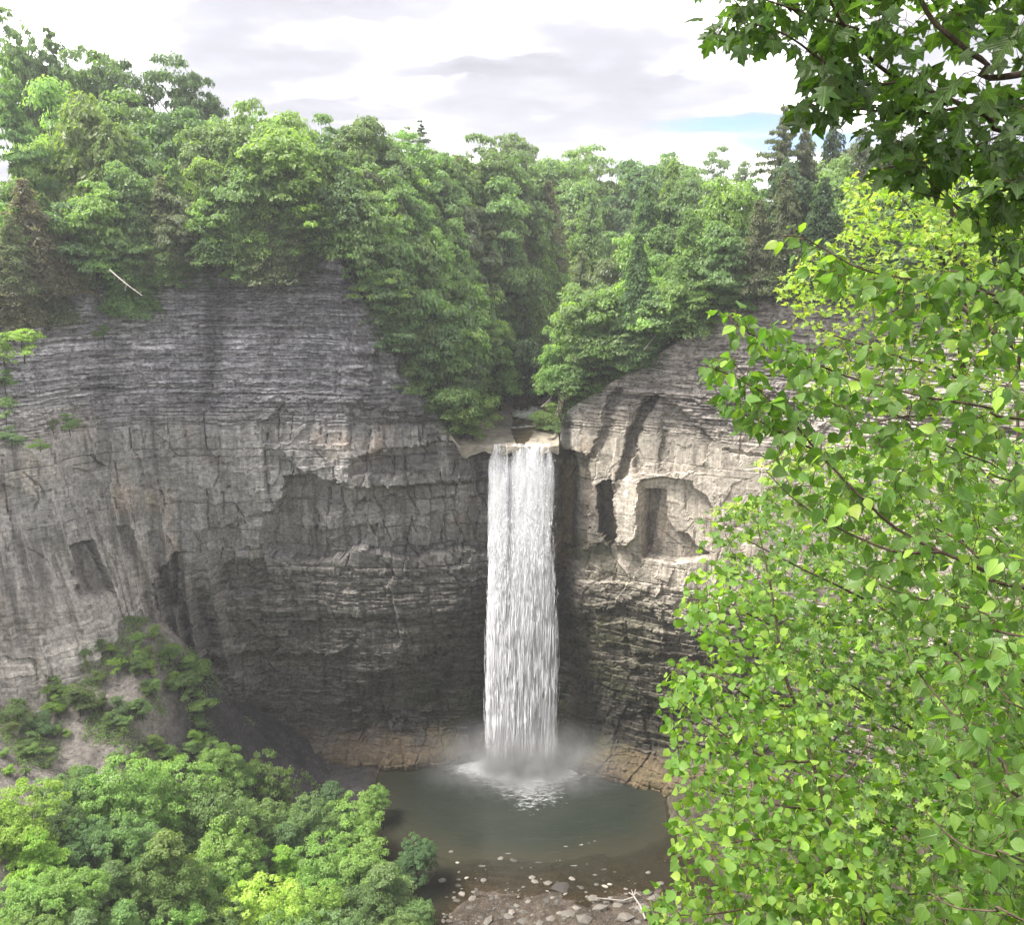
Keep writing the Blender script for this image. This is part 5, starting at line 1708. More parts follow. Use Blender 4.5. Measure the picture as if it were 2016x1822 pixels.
def grow(name, label, cat, base, trunk, branches, regions, leaf, size, spacing, tone, seed, droop=0.55, singles=300, flat=0.5,
         petiole=0.25, low=False, tone2=None, lime=0.10, twig_r=0.0022, start=0.3, group=None):
    """a tree whose limbs are given, whose twigs reach out from the limbs to points inside the regions and carry the leaves.
    trunk: list of (x, y, z, radius); branches: lists of points; regions: (outline, number of twigs, near, far)"""
    r = np.random.default_rng(seed)
    root = put(name, None, None, base)
    tag(root, label, cat, group)
    base = np.array(base, float)
    nodes = []

    def spline(p, step=0.05):
        p = np.asarray(p, float)
        c = catmull3(p)
        L = np.r_[0, np.cumsum(np.linalg.norm(np.diff(c, axis=0), axis=1))]
        n = max(3, int(L[-1] / step))
        q = np.linspace(0, L[-1], n)
        return np.column_stack([np.interp(q, L, c[:, k]) for k in range(3)])

    if trunk is not None:
        tp = np.array(trunk, float)
        s = Soup()
        c = spline(tp[:, :3], 0.15)
        rad = np.interp(np.linspace(0, 1, len(c)), np.linspace(0, 1, len(tp)), tp[:, 3])
        s.tube(c - base, rad, 9)
        put('trunk', s.mesh('trunk', M_TWIG), root)
    for b, r0, r1 in branches:
        c = spline(b)
        c = c + 0.012 * np.column_stack([fbm(np.arange(len(c)) / 6.0, c[0, 0] * 9 + k, seed=seed + k) for k in range(3)])
        s = Soup()
        s.tube(c - base, np.linspace(r0, r1, len(c)), 7)
        put('branch', s.mesh('branch', M_TWIG), root)
        nodes.append(c)
    nodes = np.concatenate(nodes)
    att = []
    for outline, n, near, far in regions:
        xs, ys = [p[0] for p in outline], [p[1] for p in outline]
        got = 0
        while got < n:
            PX, PY = r.uniform(min(xs), max(xs), 400), r.uniform(min(ys), max(ys), 400)
            for a, b in zip(PX[in_poly(PX, PY, outline)], PY[in_poly(PX, PY, outline)]):
                if got < n:
                    att.append(at_r(a, b, r.uniform(near, far)))
                    got += 1
    att = np.array(att)
    dist = np.array([np.min(((nodes - a) ** 2).sum(1)) for a in att])
    att = att[np.argsort(dist)]
    cap = np.zeros((len(nodes) + len(att) * 40, 3))
    cap[:len(nodes)] = nodes
    nn = len(nodes)
    tw = Soup()
    LP, LT, LN, LS = [], [], [], []
    for a in att:
        d2 = ((cap[:nn] - a) ** 2).sum(1)
        p0 = cap[int(np.argmin(d2))]
        L = math.sqrt(d2.min())
        if L < 0.03:
            continue
        n = int(min(30, max(4, L / 0.05)))
        t = np.linspace(0, 1, n)[:, None]
        side = r.normal(size=3)
        arc = np.sin(np.pi * t) * L * (0.10 * side + np.array([0, 0, 0.05]))
        c = p0 + (a - p0) * t + arc + 0.03 * L * np.column_stack([noise(t[:, 0] * 3 + r.random() * 99, k) for k in range(3)]) * t
        cap[nn:nn + n] = c
        nn += n
        tw.tube(c - base, np.linspace(twig_r * (1 + 0.5 * min(L, 1.5)), twig_r * 0.45, n), 4)
        m = max(2, int(L * (1 - start) / spacing)) if L > 0.12 else 2
        m = min(m, 14)
        q = np.linspace(start, 1, m) + r.normal(size=m) * 0.02
        q[-1] = 1.0
        q = np.clip(q, 0, 1)
        pos = np.column_stack([np.interp(q, t[:, 0], c[:, k]) for k in range(3)])
        tdir = unit(np.gradient(c, axis=0))
        td = np.column_stack([np.interp(q, t[:, 0], tdir[:, k]) for k in range(3)])
        sd_ = unit(np.cross(td, np.array([0, 0, 1.0])) + 1e-4)
        alt = np.where(np.arange(m) % 2 == 0, 1, -1)[:, None]
        tip = unit(0.75 * td + alt * sd_ * (0.75 + 0.3 * r.random((m, 1))) + np.array([0, 0, -1.0]) * (droop * (0.5 + r.random((m, 1)))) + 0.25 * r.normal(size=(m, 3)))
        s_ = size[0] + (size[1] - size[0]) * r.random(m)
        s_[-1] *= 0.9
        up = unit(np.array([0, 0, 1.0]) * (0.4 + flat) + 0.70 * r.normal(size=(m, 3)) + np.array([0, -0.25, 0]))
        LP.append(pos + tip * (s_ * petiole)[:, None])
        LT.append(tip)
        LN.append(up)
        LS.append(s_)
        for k in range(m):
            if s_[k] > 0.045 and not low:
                tw.tube([pos[k] - base, pos[k] + tip[k] * s_[k] * petiole - base], [twig_r * 0.35, twig_r * 0.3], 3)
    put('twigs', tw.mesh('twigs', M_TWIG), root)['kind'] = 'stuff'
    P, T, N, S = np.concatenate(LP), np.concatenate(LT), np.concatenate(LN), np.concatenate(LS)
    X = unit(np.cross(T, N))
    N = np.cross(X, T)
    px, py = project(P[:, 0], P[:, 1], P[:, 2])
    dep = P[:, 1] * CP - (P[:, 2] - CAM_Z) * SP
    inside = (px > -40) & (px < 2056) & (py > -40) & (py < 1862) & (dep > 0.8)
    # drop leaves that would sit right at the lens
    facing = np.abs((N * unit(P - np.array([0, 0, CAM_Z]))).sum(1))
    big = np.where(inside, S / np.maximum(dep, 0.5) * (0.3 + facing), -1)
    order = np.argsort(-big)
    chosen = order[:singles]
    rest = order[singles:]
    kinds = len(LEAVES[leaf])
    t1, t2 = np.array(TONE_LEAF[tone]), np.array(TONE_LEAF[tone2 or tone])
    for i in chosen:
        if big[i] <= 0:
            continue
        o = put('leaf', LEAF_MESH[leaf][i % kinds], root)
        s_ = S[i]
        M = Matrix(((X[i, 0] * s_, T[i, 0] * s_, N[i, 0] * s_, P[i, 0] - base[0]), (X[i, 1] * s_, T[i, 1] * s_, N[i, 1] * s_, P[i, 1] - base[1]),
                    (X[i, 2] * s_, T[i, 2] * s_, N[i, 2] * s_, P[i, 2] - base[2]), (0, 0, 0, 1)))
        o.matrix_basis = M
        cc = (t2 if r.random() < lime else t1) * (0.82 + 0.36 * r.random()) * (1 + 0.05 * r.normal(size=3))
        o.color = (*np.clip(cc, 0.01, 0.8), 1)
    src = LEAVES_LOW if low else LEAVES
    for part, sel in (('leaves', rest[r.random(len(rest)) >= lime]), ('backlit_young_leaves', None)):  # second share is yellower: young growth, with backlit glow put into its colour
        if sel is None:
            sel = np.setdiff1d(rest, used)
        used = sel
        if not len(sel):
            continue
        so = Soup()
        for k in range(kinds):
            ids = sel[sel % kinds == k]
            if not len(ids):
                continue
            v, f, u = src[leaf][k]
            s_ = S[ids][:, None, None]
            W = P[ids][:, None, :] - base + s_ * (v[None, :, 0:1] * X[ids][:, None, :] + v[None, :, 1:2] * T[ids][:, None, :] + v[None, :, 2:3] * N[ids][:, None, :])
            Fq = f[None] + (np.arange(len(ids)) * len(v))[:, None, None]
            so.add(W.reshape(-1, 3), Fq.reshape(-1, 4), np.tile(u, (len(ids), 1)))
        o = put(part, so.mesh(part, M_LEAF, True), root)
        o['kind'] = 'stuff'
        o.color = (*(t1 if part == 'leaves' else t2), 1)
    return root, len(P)


def catmull3(p, per=12):
    p = np.asarray(p, float)
    if len(p) < 3:
        return np.linspace(p[0], p[-1], per)
    q = np.vstack([2 * p[0] - p[1], p, 2 * p[-1] - p[-2]])
    out = []
    for i in range(1, len(q) - 2):
        t = np.linspace(0, 1, per, endpoint=False)[:, None]
        a, b, c, d = q[i - 1], q[i], q[i + 1], q[i + 2]
        out.append(0.5 * (2 * b + (c - a) * t + (2 * a - 5 * b + 4 * c - d) * t ** 2 + (3 * b - a - 3 * c + d) * t ** 3))
    return np.vstack(out + [q[-2][None]])


TONE_LEAF = {'shade': (0.050, 0.098, 0.022), 'green': (0.095, 0.182, 0.036), 'fresh': (0.135, 0.248, 0.044), 'lime': (0.245, 0.370, 0.060), 'gold': (0.34, 0.40, 0.07)}


def pts(rows, lead=None):
    p = [at_r(a, b, c) for a, b, c in rows]
    return np.array(([np.array(lead, float)] if lead is not None else []) + p)


def gz(x, y):
    return float(h_low(np.array([x]), np.array([y]))[0])


# --- maple whose boughs hang into the top right corner, canopy shade put into its leaf tint
tb = (4.6, 3.6)
g0 = gz(*tb)
grow('overhanging_maple', 'shade-tinted maple whose boughs hang across the sky at the top right corner', 'maple tree', (*tb, g0),
     [(tb[0], tb[1], g0 - 0.3, 0.16), (4.5, 3.7, 101.5, 0.12), (4.55, 3.8, 106.0, 0.07)],
     [(pts([(2060, 262, 5.6), (1940, 225, 5.6), (1830, 180, 5.5), (1745, 140, 5.5), (1690, 85, 5.4), (1640, 10, 5.3), (1610, -60, 5.3)], (4.5, 3.75, 102.2)), 0.032, 0.006),
      (pts([(2040, 140, 5.2), (1940, 120, 5.2), (1880, 80, 5.1), (1830, 30, 5.1), (1800, -40, 5.1)], (4.5, 3.75, 102.9)), 0.034, 0.010),
      (pts([(1790, 160, 5.5), (1700, 165, 5.4), (1620, 120, 5.3), (1530, 60, 5.2), (1440, 40, 5.2)]), 0.010, 0.003),
      (pts([(1900, 210, 5.6), (1800, 225, 5.5), (1700, 215, 5.4), (1620, 205, 5.4), (1560, 214, 5.4)]), 0.009, 0.003),
      (pts([(2016, 250, 5.6), (1920, 290, 5.5), (1850, 320, 5.4), (1780, 310, 5.4)]), 0.008, 0.003),
      (pts([(1690, 60, 5.4), (1600, 30, 5.3), (1500, 0, 5.2), (1420, -10, 5.2)]), 0.008, 0.003),
      (pts([(2060, 330, 5.4), (1990, 380, 5.3), (1960, 440, 5.2)]), 0.008, 0.003)],
     [([(1300, -700), (1300, -80), (2300, -80), (2300, -700)], 260, 4.6, 7.0),  # unseen leaves above the view, added to shade the boughs below
      ([(1395, -60), (1392, 20), (1410, 70), (1470, 95), (1530, 75), (1570, 95), (1600, 120), (1600, 185), (1720, 215), (1800, 250), (1900, 265), (2060, 290), (2060, 170), (1850, 150), (1780, 90), (1740, -60)], 280, 4.9, 6.0),
      ([(1740, -60), (1780, 80), (2060, 140), (2060, -60)], 71, 4.9, 6.2),
      ([(1560, 205), (1620, 195), (1700, 220), (1690, 235), (1600, 230)], 11, 5.2, 5.7),
      ([(1720, 230), (2060, 290), (2060, 360), (1880, 330), (1800, 320), (1730, 280)], 78, 5.0, 5.8),
      ([(1740, 290), (1850, 330), (1850, 380), (1760, 360)], 11, 5.0, 5.6),
      ([(1930, 330), (2060, 350), (2060, 560), (1960, 480)], 40, 4.9, 5.6)],
     'maple', (0.080, 0.130), 0.076, 'shade', 401, droop=0.75, flat=0.35, petiole=0.5, tone2='green', lime=0.08)

# --- tree with pointed oval leaves reaching in from the right
tb = (5.0, 3.0)
g0 = gz(*tb)
mid0 = (4.9, 3.2, 100.0)
grow('cherry_tree', 'tree with pointed oval leaves on long boughs slanting up across the pale cliff', 'tree', (*tb, g0),
     [(tb[0], tb[1], g0 - 0.3, 0.13), (4.95, 3.1, 99.0, 0.11), (4.8, 3.4, 102.5, 0.05)],
     [(pts([(2060, 1165, 5.0), (1960, 1128, 5.0), (1880, 1098, 4.9), (1770, 1045, 4.9), (1700, 985, 4.8), (1610, 890, 4.8), (1550, 820, 4.7), (1490, 765, 4.7), (1445, 715, 4.7)], mid0), 0.022, 0.003),
      (pts([(2060, 960, 5.2), (1960, 915, 5.2), (1870, 880, 5.1), (1790, 830, 5.1), (1720, 800, 5.0)], (4.9, 3.2, 100.4)), 0.014, 0.003),
      (pts([(2060, 830, 5.0), (1960, 805, 5.0), (1840, 784, 4.9), (1710, 754, 4.9), (1610, 720, 4.8), (1530, 687, 4.8), (1476, 657, 4.7), (1436, 628, 4.7)], (4.85, 3.3, 100.9)), 0.014, 0.003),
      (pts([(2060, 560, 5.4), (2010, 500, 5.4), (1910, 430, 5.3), (1827, 355, 5.3), (1777, 328, 5.2), (1730, 335, 5.2)], (4.8, 3.3, 101.2)), 0.016, 0.003),
      (pts([(1960, 470, 5.4), (1880, 400, 5.4), (1800, 375, 5.4), (1740, 350, 5.4)]), 0.007, 0.002),
      (pts([(2060, 610, 5.1), (1981, 586, 5.1), (1844, 556, 5.0), (1744, 542, 5.0), (1677, 522, 4.9), (1610, 485, 4.9), (1576, 468, 4.8), (1540, 466, 4.8)], (4.85, 3.3, 101.3)), 0.013, 0.003),
      (pts([(2060, 1260, 4.8), (1960, 1215, 4.8), (1880, 1190, 4.8), (1794, 1175, 4.7), (1700, 1140, 4.7)], (4.9, 3.2, 99.9)), 0.015, 0.003),
      (pts([(1860, 1085, 4.9), (1760, 1085, 4.8), (1650, 1040, 4.8), (1560, 980, 4.7), (1510, 930, 4.7)]), 0.009, 0.002),
      (pts([(1610, 890, 4.8), (1560, 870, 4.8), (1500, 830, 4.7), (1420, 800, 4.7), (1390, 790, 4.7)]), 0.006, 0.002),
      (pts([(1500, 770, 4.7), (1440, 740, 4.7), (1400, 722, 4.6), (1365, 715, 4.6)]), 0.005, 0.002)],
     [([(1400, 612), (1450, 600), (1530, 640), (1620, 680), (1640, 740), (1560, 740), (1470, 690)], 78, 4.5, 5.0),
      ([(1360, 715), (1420, 690), (1520, 740), (1600, 800), (1560, 860), (1480, 850), (1420, 800)], 110, 4.4, 5.0),
      ([(1600, 680), (1700, 660), (1830, 700), (2060, 700), (2060, 1240), (1800, 1240), (1650, 1120), (1560, 1000), (1520, 900), (1570, 800)], 600, 4.4, 5.6),
      ([(1700, 620), (2060, 570), (2060, 700), (1830, 700)], 97, 4.6, 5.6),
      ([(1520, 470), (1570, 445), (1640, 500), (1760, 530), (1900, 520), (2060, 500), (2060, 600), (1800, 610), (1640, 570)], 156, 4.7, 5.4),
      ([(1780, 370), (1850, 400), (2060, 560), (2060, 480), (1900, 380)], 32, 5.0, 5.5)],
     'ovate', (0.050, 0.102), 0.066, 'green', 402, droop=0.8, flat=0.25, petiole=0.22, tone2='lime', lime=0.16)

# --- second one of that kind, lower right corner
tb = (4.2, 2.6)
g0 = gz(*tb)
grow('cherry_tree', 'young tree with pointed oval leaves filling the lower right corner', 'tree', (*tb, g0),
     [(tb[0], tb[1], g0 - 0.3, 0.07), (3.9, 2.8, 98.2, 0.05), (3.6, 3.0, 99.6, 0.03)],
     [(pts([(2060, 1600, 4.4), (1980, 1510, 4.4), (1890, 1425, 4.3), (1812, 1338, 4.3), (1772, 1270, 4.3)], (3.7, 2.9, 98.9)), 0.018, 0.003),
      (pts([(2060, 1720, 4.2), (1960, 1690, 4.2), (1880, 1660, 4.2), (1820, 1600, 4.2)], (3.8, 2.9, 98.5)), 0.012, 0.003),
      (pts([(2060, 1840, 4.0), (1960, 1800, 4.0), (1880, 1790, 4.0), (1830, 1760, 4.0)], (3.8, 2.8, 98.2)), 0.012, 0.003),
      (pts([(2060, 1420, 4.5), (1990, 1380, 4.5), (1930, 1320, 4.5), (1900, 1280, 4.5)], (3.7, 2.9, 99.2)), 0.012, 0.003)],
     [([(1760, 1270), (1850, 1260), (2060, 1250), (2060, 1860), (1800, 1860), (1840, 1700), (1860, 1560), (1830, 1400)], 327, 4.1, 5.2)],
     'ovate', (0.048, 0.096), 0.066, 'green', 403, droop=0.7, flat=0.3, petiole=0.22, tone2='fresh', lime=0.2)

# --- aspen sapling with small round leaves
p0 = at_r(1700, 1850, 4.9)
tb = (float(p0[0]) + 0.12, float(p0[1]) - 0.1)
g0 = gz(*tb)
grow('aspen_sapling', 'slender aspen sapling with small round bright leaves standing over the pool', 'sapling', (*tb, g0),
     [(tb[0], tb[1], g0 - 0.2, 0.045)] + [(*at_r(a, b, c), d) for a, b, c, d in [(1700, 1850, 4.9, 0.030), (1662, 1715, 4.9, 0.026), (1640, 1640, 4.9, 0.024), (1602, 1510, 4.95, 0.020), (1570, 1400, 5.0, 0.016), (1545, 1330, 5.0, 0.012), (1530, 1240, 5.0, 0.009), (1512, 1130, 5.0, 0.006), (1492, 1040, 5.0, 0.003)]],
     [(pts([(1602, 1510, 4.95), (1570, 1400, 5.0), (1545, 1330, 5.0), (1530, 1240, 5.0), (1512, 1130, 5.0)]), 0.010, 0.003),
      (pts([(1562, 1395, 5.0), (1500, 1388, 4.9), (1440, 1350, 4.8), (1380, 1312, 4.8), (1345, 1290, 4.8)]), 0.008, 0.002),
      (pts([(1640, 1665, 4.9), (1560, 1660, 4.8), (1480, 1655, 4.8), (1400, 1665, 4.7), (1350, 1650, 4.7)]), 0.009, 0.002),
      (pts([(1602, 1505, 4.95), (1530, 1500, 4.9), (1460, 1470, 4.8), (1390, 1420, 4.8), (1320, 1370, 4.7)]), 0.008, 0.002),
      (pts([(1655, 1700, 4.9), (1570, 1760, 4.8), (1470, 1790, 4.7), (1370, 1805, 4.6), (1290, 1800, 4.6)]), 0.009, 0.002),
      (pts([(1530, 1240, 5.0), (1460, 1205, 4.9), (1400, 1185, 4.8), (1350, 1180, 4.8)]), 0.006, 0.002),
      (pts([(1630, 1600, 4.9), (1540, 1590, 4.8), (1450, 1570, 4.8), (1370, 1550, 4.7)]), 0.007, 0.002),
      (pts([(1620, 1570, 5.0), (1700, 1480, 5.2), (1720, 1400, 5.3)]), 0.006, 0.002)],
     [([(1350, 1140), (1400, 1100), (1500, 1120), (1560, 1250), (1580, 1340), (1480, 1350), (1400, 1290), (1335, 1220)], 325, 4.6, 5.3),
      ([(1300, 1345), (1350, 1290), (1480, 1350), (1600, 1350), (1650, 1480), (1690, 1640), (1600, 1660), (1330, 1640), (1335, 1560), (1310, 1440)], 825, 4.5, 5.4),
      ([(1330, 1640), (1600, 1660), (1700, 1640), (1750, 1860), (1265, 1860), (1272, 1770), (1330, 1730), (1325, 1690)], 654, 4.4, 5.3)],
     'round', (0.032, 0.060), 0.045, 'fresh', 404, droop=0.55, flat=0.15, petiole=0.6, tone2='lime', lime=0.32, twig_r=0.0016)

# --- maple with small layered leaves behind the sapling
tb = (7.6, 7.0)
g0 = gz(*tb)
grow('sugar_maple', 'leafy maple with flat layers of small lobed leaves behind the aspen sapling', 'maple tree', (*tb, g0),
     [(tb[0], tb[1], g0 - 0.3, 0.13), (6.6, 7.2, 97.0, 0.09), (5.2, 7.5, 100.0, 0.05), (3.9, 7.9, 101.2, 0.02)],
     [(pts([(1980, 1850, 8.4), (1870, 1680, 8.4), (1733, 1619, 8.2), (1640, 1560, 8.0), (1560, 1500, 8.0)], (6.7, 7.2, 96.8)), 0.030, 0.004),
      (pts([(2000, 1600, 8.6), (1850, 1480, 8.6), (1720, 1380, 8.4), (1600, 1300, 8.2), (1520, 1260, 8.2)], (6.2, 7.3, 98.0)), 0.028, 0.004),
      (pts([(2000, 1350, 9.0), (1850, 1260, 8.8), (1700, 1180, 8.6), (1560, 1110, 8.4), (1460, 1060, 8.3), (1390, 1020, 8.3)], (5.6, 7.4, 99.2)), 0.028, 0.004),
      (pts([(2010, 1130, 9.0), (1880, 1060, 9.0), (1760, 1000, 8.8), (1620, 960, 8.6), (1520, 960, 8.5)], (5.0, 7.6, 100.2)), 0.022, 0.004),
      (pts([(1960, 1780, 7.8), (1820, 1760, 7.8), (1700, 1780, 7.6), (1620, 1800, 7.6)], (6.9, 7.1, 96.2)), 0.022, 0.004),
      (pts([(1990, 960, 9.2), (1900, 900, 9.2), (1780, 880, 9.0), (1660, 880, 8.8)], (4.4, 7.8, 100.8)), 0.016, 0.004)],
     [([(1370, 1020), (1440, 985), (1540, 930), (1700, 870), (2060, 860), (2060, 1250), (1560, 1250), (1480, 1150), (1385, 1090)], 891, 7.4, 9.6),
      ([(1440, 1120), (1560, 1200), (2060, 1200), (2060, 1560), (1600, 1560), (1520, 1350)], 891, 7.2, 9.4),
      ([(1560, 1540), (2060, 1540), (2060, 1870), (1600, 1870), (1640, 1700)], 810, 6.9, 9.0)],
     'maple', (0.065, 0.098), 0.10, 'green', 405, droop=0.35, flat=0.45, petiole=0.4, tone2='lime', lime=0.3, low=False, start=0.15)

# --- yellow-green maple farther down the slope
tb = (12.2, 20.5)
g0 = gz(*tb)
grow('striped_maple', 'yellow-green maple glowing in flat layers against the dark hemlocks', 'maple tree', (*tb, g0),
     [(tb[0], tb[1], g0 - 0.3, 0.22), (11.6, 20.8, 93.0, 0.16), (10.6, 21.2, 99.0, 0.09), (9.9, 21.5, 103.5, 0.03)],
     [(pts([(1900, 760, 23), (1760, 700, 22.5), (1640, 660, 22), (1560, 620, 22)], (11.0, 21.0, 96.5)), 0.05, 0.010),
      (pts([(1900, 600, 23), (1780, 560, 22.5), (1660, 520, 22), (1560, 560, 22)], (10.7, 21.2, 98.4)), 0.05, 0.010),
      (pts([(1860, 520, 23.5), (1800, 420, 23), (1740, 360, 23), (1690, 340, 23)], (10.4, 21.3, 100.2)), 0.045, 0.010),
      (pts([(1900, 480, 23.5), (1860, 380, 23.5), (1830, 310, 23.5)], (10.3, 21.3, 100.8)), 0.04, 0.010),
      (pts([(1980, 460, 23), (2040, 400, 22.5)], (10.5, 21.2, 100.2)), 0.04, 0.010),
      (pts([(1960, 850, 22.5), (1800, 820, 22), (1640, 860, 21.5), (1500, 920, 21)], (11.2, 20.9, 94.8)), 0.045, 0.010),
      (pts([(1700, 900, 21.5), (1560, 960, 21), (1430, 1005, 20.5)], (11.3, 20.9, 94.3)), 0.04, 0.008)],
     [([(1665, 350), (1720, 330), (1790, 340), (1800, 280), (1840, 278), (1880, 320), (2060, 340), (2060, 480), (1660, 470)], 814, 21.5, 24.5),
      ([(1530, 570), (1570, 510), (1680, 450), (2060, 460), (2060, 640), (1560, 620)], 1072, 21, 24.5),
      ([(1520, 620), (1640, 640), (2060, 620), (2060, 830), (1600, 810), (1570, 770), (1660, 700), (1580, 650)], 943, 21, 24.0),
      ([(1480, 910), (1560, 870), (1700, 850), (1700, 930), (1500, 950)], 153, 20.5, 22.0),
      ([(1395, 1010), (1450, 985), (1520, 990), (1450, 1020)], 42, 20.2, 21.0)],
     'maple', (0.11, 0.17), 0.12, 'lime', 406, droop=0.15, flat=0.8, petiole=0.35, tone2='gold', lime=0.35, low=True, start=0.1, twig_r=0.005, singles=0)

# --- leafy maple lower down the near slope, the bright wall of leaves behind all the others
tb = (13.0, 12.5)
g0 = gz(*tb)
grow('sugar_maple', 'bright maple farther down the slope, glimpsed between the cherry and the aspen leaves', 'maple tree', (*tb, g0),
     [(tb[0], tb[1], g0 - 0.3, 0.2), (11.4, 12.8, 94.0, 0.13), (9.4, 13.2, 98.0, 0.08), (7.6, 13.4, 101.0, 0.03)],
     [(pts([(2040, 1850, 15), (1860, 1760, 14.5), (1700, 1700, 14), (1600, 1650, 14)], (11.6, 12.8, 93.5)), 0.05, 0.006),
      (pts([(2020, 1560, 15.5), (1850, 1480, 15), (1700, 1400, 14.5), (1560, 1330, 14)], (10.8, 12.9, 95.5)), 0.05, 0.006),
      (pts([(2020, 1280, 15.5), (1850, 1200, 15), (1700, 1120, 14.5), (1560, 1060, 14)], (9.8, 13.1, 97.5)), 0.045, 0.006),
      (pts([(2020, 1060, 16), (1900, 980, 15.5), (1780, 920, 15), (1680, 900, 14.5)], (8.8, 13.3, 99.2)), 0.04, 0.006)],
     [([(1500, 1010), (1640, 890), (1800, 840), (2060, 850), (2060, 1330), (1560, 1330), (1500, 1180)], 832, 13, 16.5),
      ([(1480, 1280), (2060, 1280), (2060, 1870), (1480, 1870), (1400, 1600)], 1152, 12.5, 16.5)],
     'maple', (0.115, 0.18), 0.10, 'green', 407, droop=0.3, flat=0.5, petiole=0.4, tone2='lime', lime=0.28, low=True, start=0.1, twig_r=0.004, singles=0)
# ------------------------------------------------------------------ labels
ORD = ['', 'second ', 'third ', 'fourth ', 'fifth ', 'sixth ', 'seventh ', 'eighth ', 'ninth ', 'tenth ', 'eleventh ', 'twelfth ', 'thirteenth ', 'fourteenth ', 'fifteenth ', 'sixteenth ', 'seventeenth ',
       'eighteenth ', 'nineteenth ', 'twentieth ', 'twenty-first ', 'twenty-second ', 'twenty-third ', 'twenty-fourth ', 'twenty-fifth ', 'twenty-sixth ', 'twenty-seventh ', 'twenty-eighth '] + [f'{t}{u} ' for t in ('twenty-', 'thirty-') for u in ('ninth', 'first', 'second', 'third', 'fourth', 'fifth', 'sixth', 'seventh', 'eighth')][:1] + ['thirtieth '] + ['thirty-' + u + ' ' for u in ('first', 'second', 'third', 'fourth', 'fifth', 'sixth', 'seventh', 'eighth', 'ninth')] + ['fortieth ']
SKY_X = [0, 120, 330, 400, 500, 620, 820, 960, 1150, 1370, 1520, 1700, 2016]
SKY_Y = [60, 80, 110, 150, 195, 235, 262, 265, 295, 330, 260, 230, 230]
GROUPS = {'left plateau': 'forest trees above the grey cliff', 'far hillside': 'forest trees on the far hillside', 'left bank of the notch': 'trees on the bank beside the grey cliff',
          'right bank of the notch': 'trees on the bank beside the tan cliff', 'right plateau': 'forest trees above the tan cliff', 'gorge floor': 'trees on the gorge floor', 'talus': 'shrubs on the scree spur', 'buttress': 'bushes on the buttress ledges'}


def place_of(zone, PX, PY):
    sky = np.interp(PX, SKY_X, SKY_Y)
    if zone == 'left plateau':
        if PY < sky + 45:
            return 'on the grey cliff skyline'
        if PY < sky + 190:
            return 'amid the grey cliff forest'
        return 'along the rim of the grey cliff'
    if zone == 'far hillside':
        if PY < sky + 30:
            return 'on the far skyline'
        if PY < 400:
            return 'midway up the far hillside'
        return 'in the shaded ravine above the falls'
    if zone == 'left bank of the notch':
        return 'on the upper bank by the grey cliff' if PY < 560 else 'on the lower bank by the grey cliff'
    if zone == 'right bank of the notch':
        return 'on the upper bank by the tan cliff' if PY < 520 else 'on the lower bank by the tan cliff'
    if zone == 'right plateau':
        return 'on the plateau above the tan cliff'
    if zone == 'gorge floor':
        return 'in the upper row below the scree' if PY < 1560 else 'amid the lower grove by the pool' if PY < 1690 else 'in the lower grove, front row'
    if zone == 'talus':
        return 'on the scree spur'
    return 'clinging to a ledge of the grey buttress'


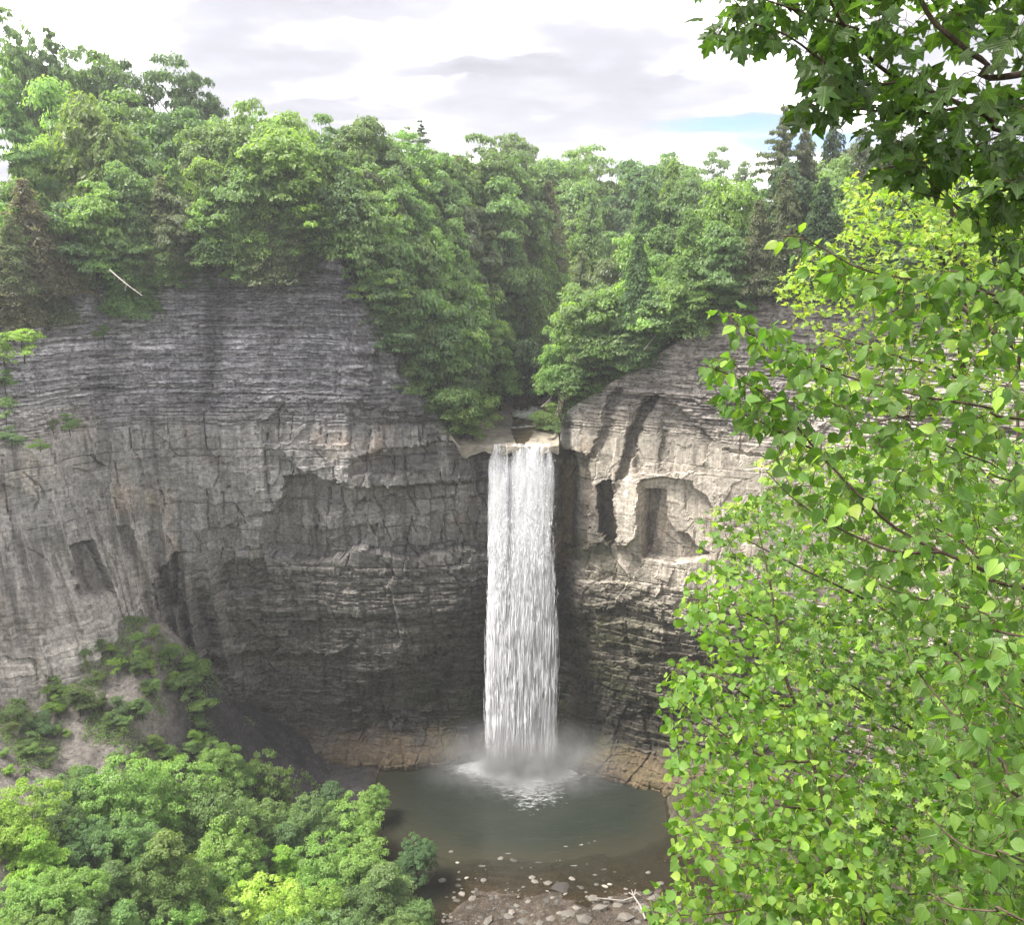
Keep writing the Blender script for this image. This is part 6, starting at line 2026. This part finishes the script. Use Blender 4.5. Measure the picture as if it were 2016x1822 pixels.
def label_trees():
    W_ = sorted(p[6] for p in PLANTED)
    buckets = {}
    for root, kind, tone, zone, PX, PY, w in PLANTED:
        adj, noun = KINDW[kind]
        if kind in ('bush',):
            size = 'tiny' if w < 3.0 else 'low' if w < 6 else 'big'
        else:
            size = 'slim' if w < 7.5 else 'broad' if w > 12.5 else ''
        look = ' '.join(q for q in (size, WORD[tone], adj if kind not in ('bush',) else '', noun) if q)
        buckets.setdefault((look, place_of(zone, PX, PY)), []).append((abs(PX - 1028), root, zone))
    for (look, place), rows in buckets.items():
        rows.sort(key=lambda q: q[0])
        for i, (_, root, zone) in enumerate(rows):
            if len(rows) == 1:
                lab = f'{look} {place}'
            else:
                lab = f'{ORD[min(i, 39)] or "first "}{look} from the falls {place}'
            kind = next(k for r_, k, *_ in PLANTED if r_ is root)
            tag(root, lab, CATN.get(kind, 'tree'), GROUPS[zone])


def label_stones():
    special = {0: 'wide dark flat slab stranded in the middle of the gravel bar', 1: 'pale upright stone standing at the water edge', 2: 'narrow pale stone leaning against the upright one at the water edge',
               3: 'dark wet stone out in the shallows', 4: 'grey stone at the rippled edge of the shallows', 5: 'pale stone below the dark green tree at the pool edge'}
    buckets = {}
    for i, (o, PX, PY, W, tone) in enumerate(STONE_LIST):
        if i in special:
            tag(o, special[i], 'stone', 'stones of the gravel bar')
            continue
        sz = 'large' if W > 24 else 'middling' if W > 17 else 'small' if W > 10 else 'tiny'
        col = 'pale' if tone > 0.14 else 'tan' if tone > 0.11 else 'brown' if tone > 0.08 else 'dark'
        where = 'in the shallows' if PY < 1745 else 'on the gravel bar'
        buckets.setdefault(f'{sz} {col} flat stone {where}', []).append((math.hypot(PX - 1248, PY - 1772), o))
    for look, rows in buckets.items():
        rows.sort(key=lambda q: q[0])
        for i, (_, o) in enumerate(rows):
            lab = look if len(rows) == 1 else f'{ORD[min(i, 39)] or "first "}{look} from the driftwood'
            tag(o, lab, 'stone', 'stones of the gravel bar')


label_trees()
label_stones()
# ------------------------------------------------------------------ the air
def build_haze():
    x0, x1, y0, y1, z0, z1 = -350, 360, -80, 920, -9, 185
    V = [(x, y, z) for x in (x0, x1) for y in (y0, y1) for z in (z0, z1)]
    F = [(0, 1, 3, 2), (4, 6, 7, 5), (0, 4, 5, 1), (2, 3, 7, 6), (0, 2, 6, 4), (1, 5, 7, 3)]
    m, t = new_mat('valley_air')
    v = t.n('ShaderNodeVolumePrincipled', i={'Color': (0.93, 0.96, 1.0, 1), 'Density': HAZE, 'Anisotropy': 0.2})
    t.link(v.outputs[0], t.n('ShaderNodeOutputMaterial').inputs[1])
    tag(put('haze', np_mesh('haze', V, F, m)), 'thin pale air of the gorge', kind='stuff')


HAZE, HAZE_ON = 0.00024, True
if HAZE_ON:
    build_haze()
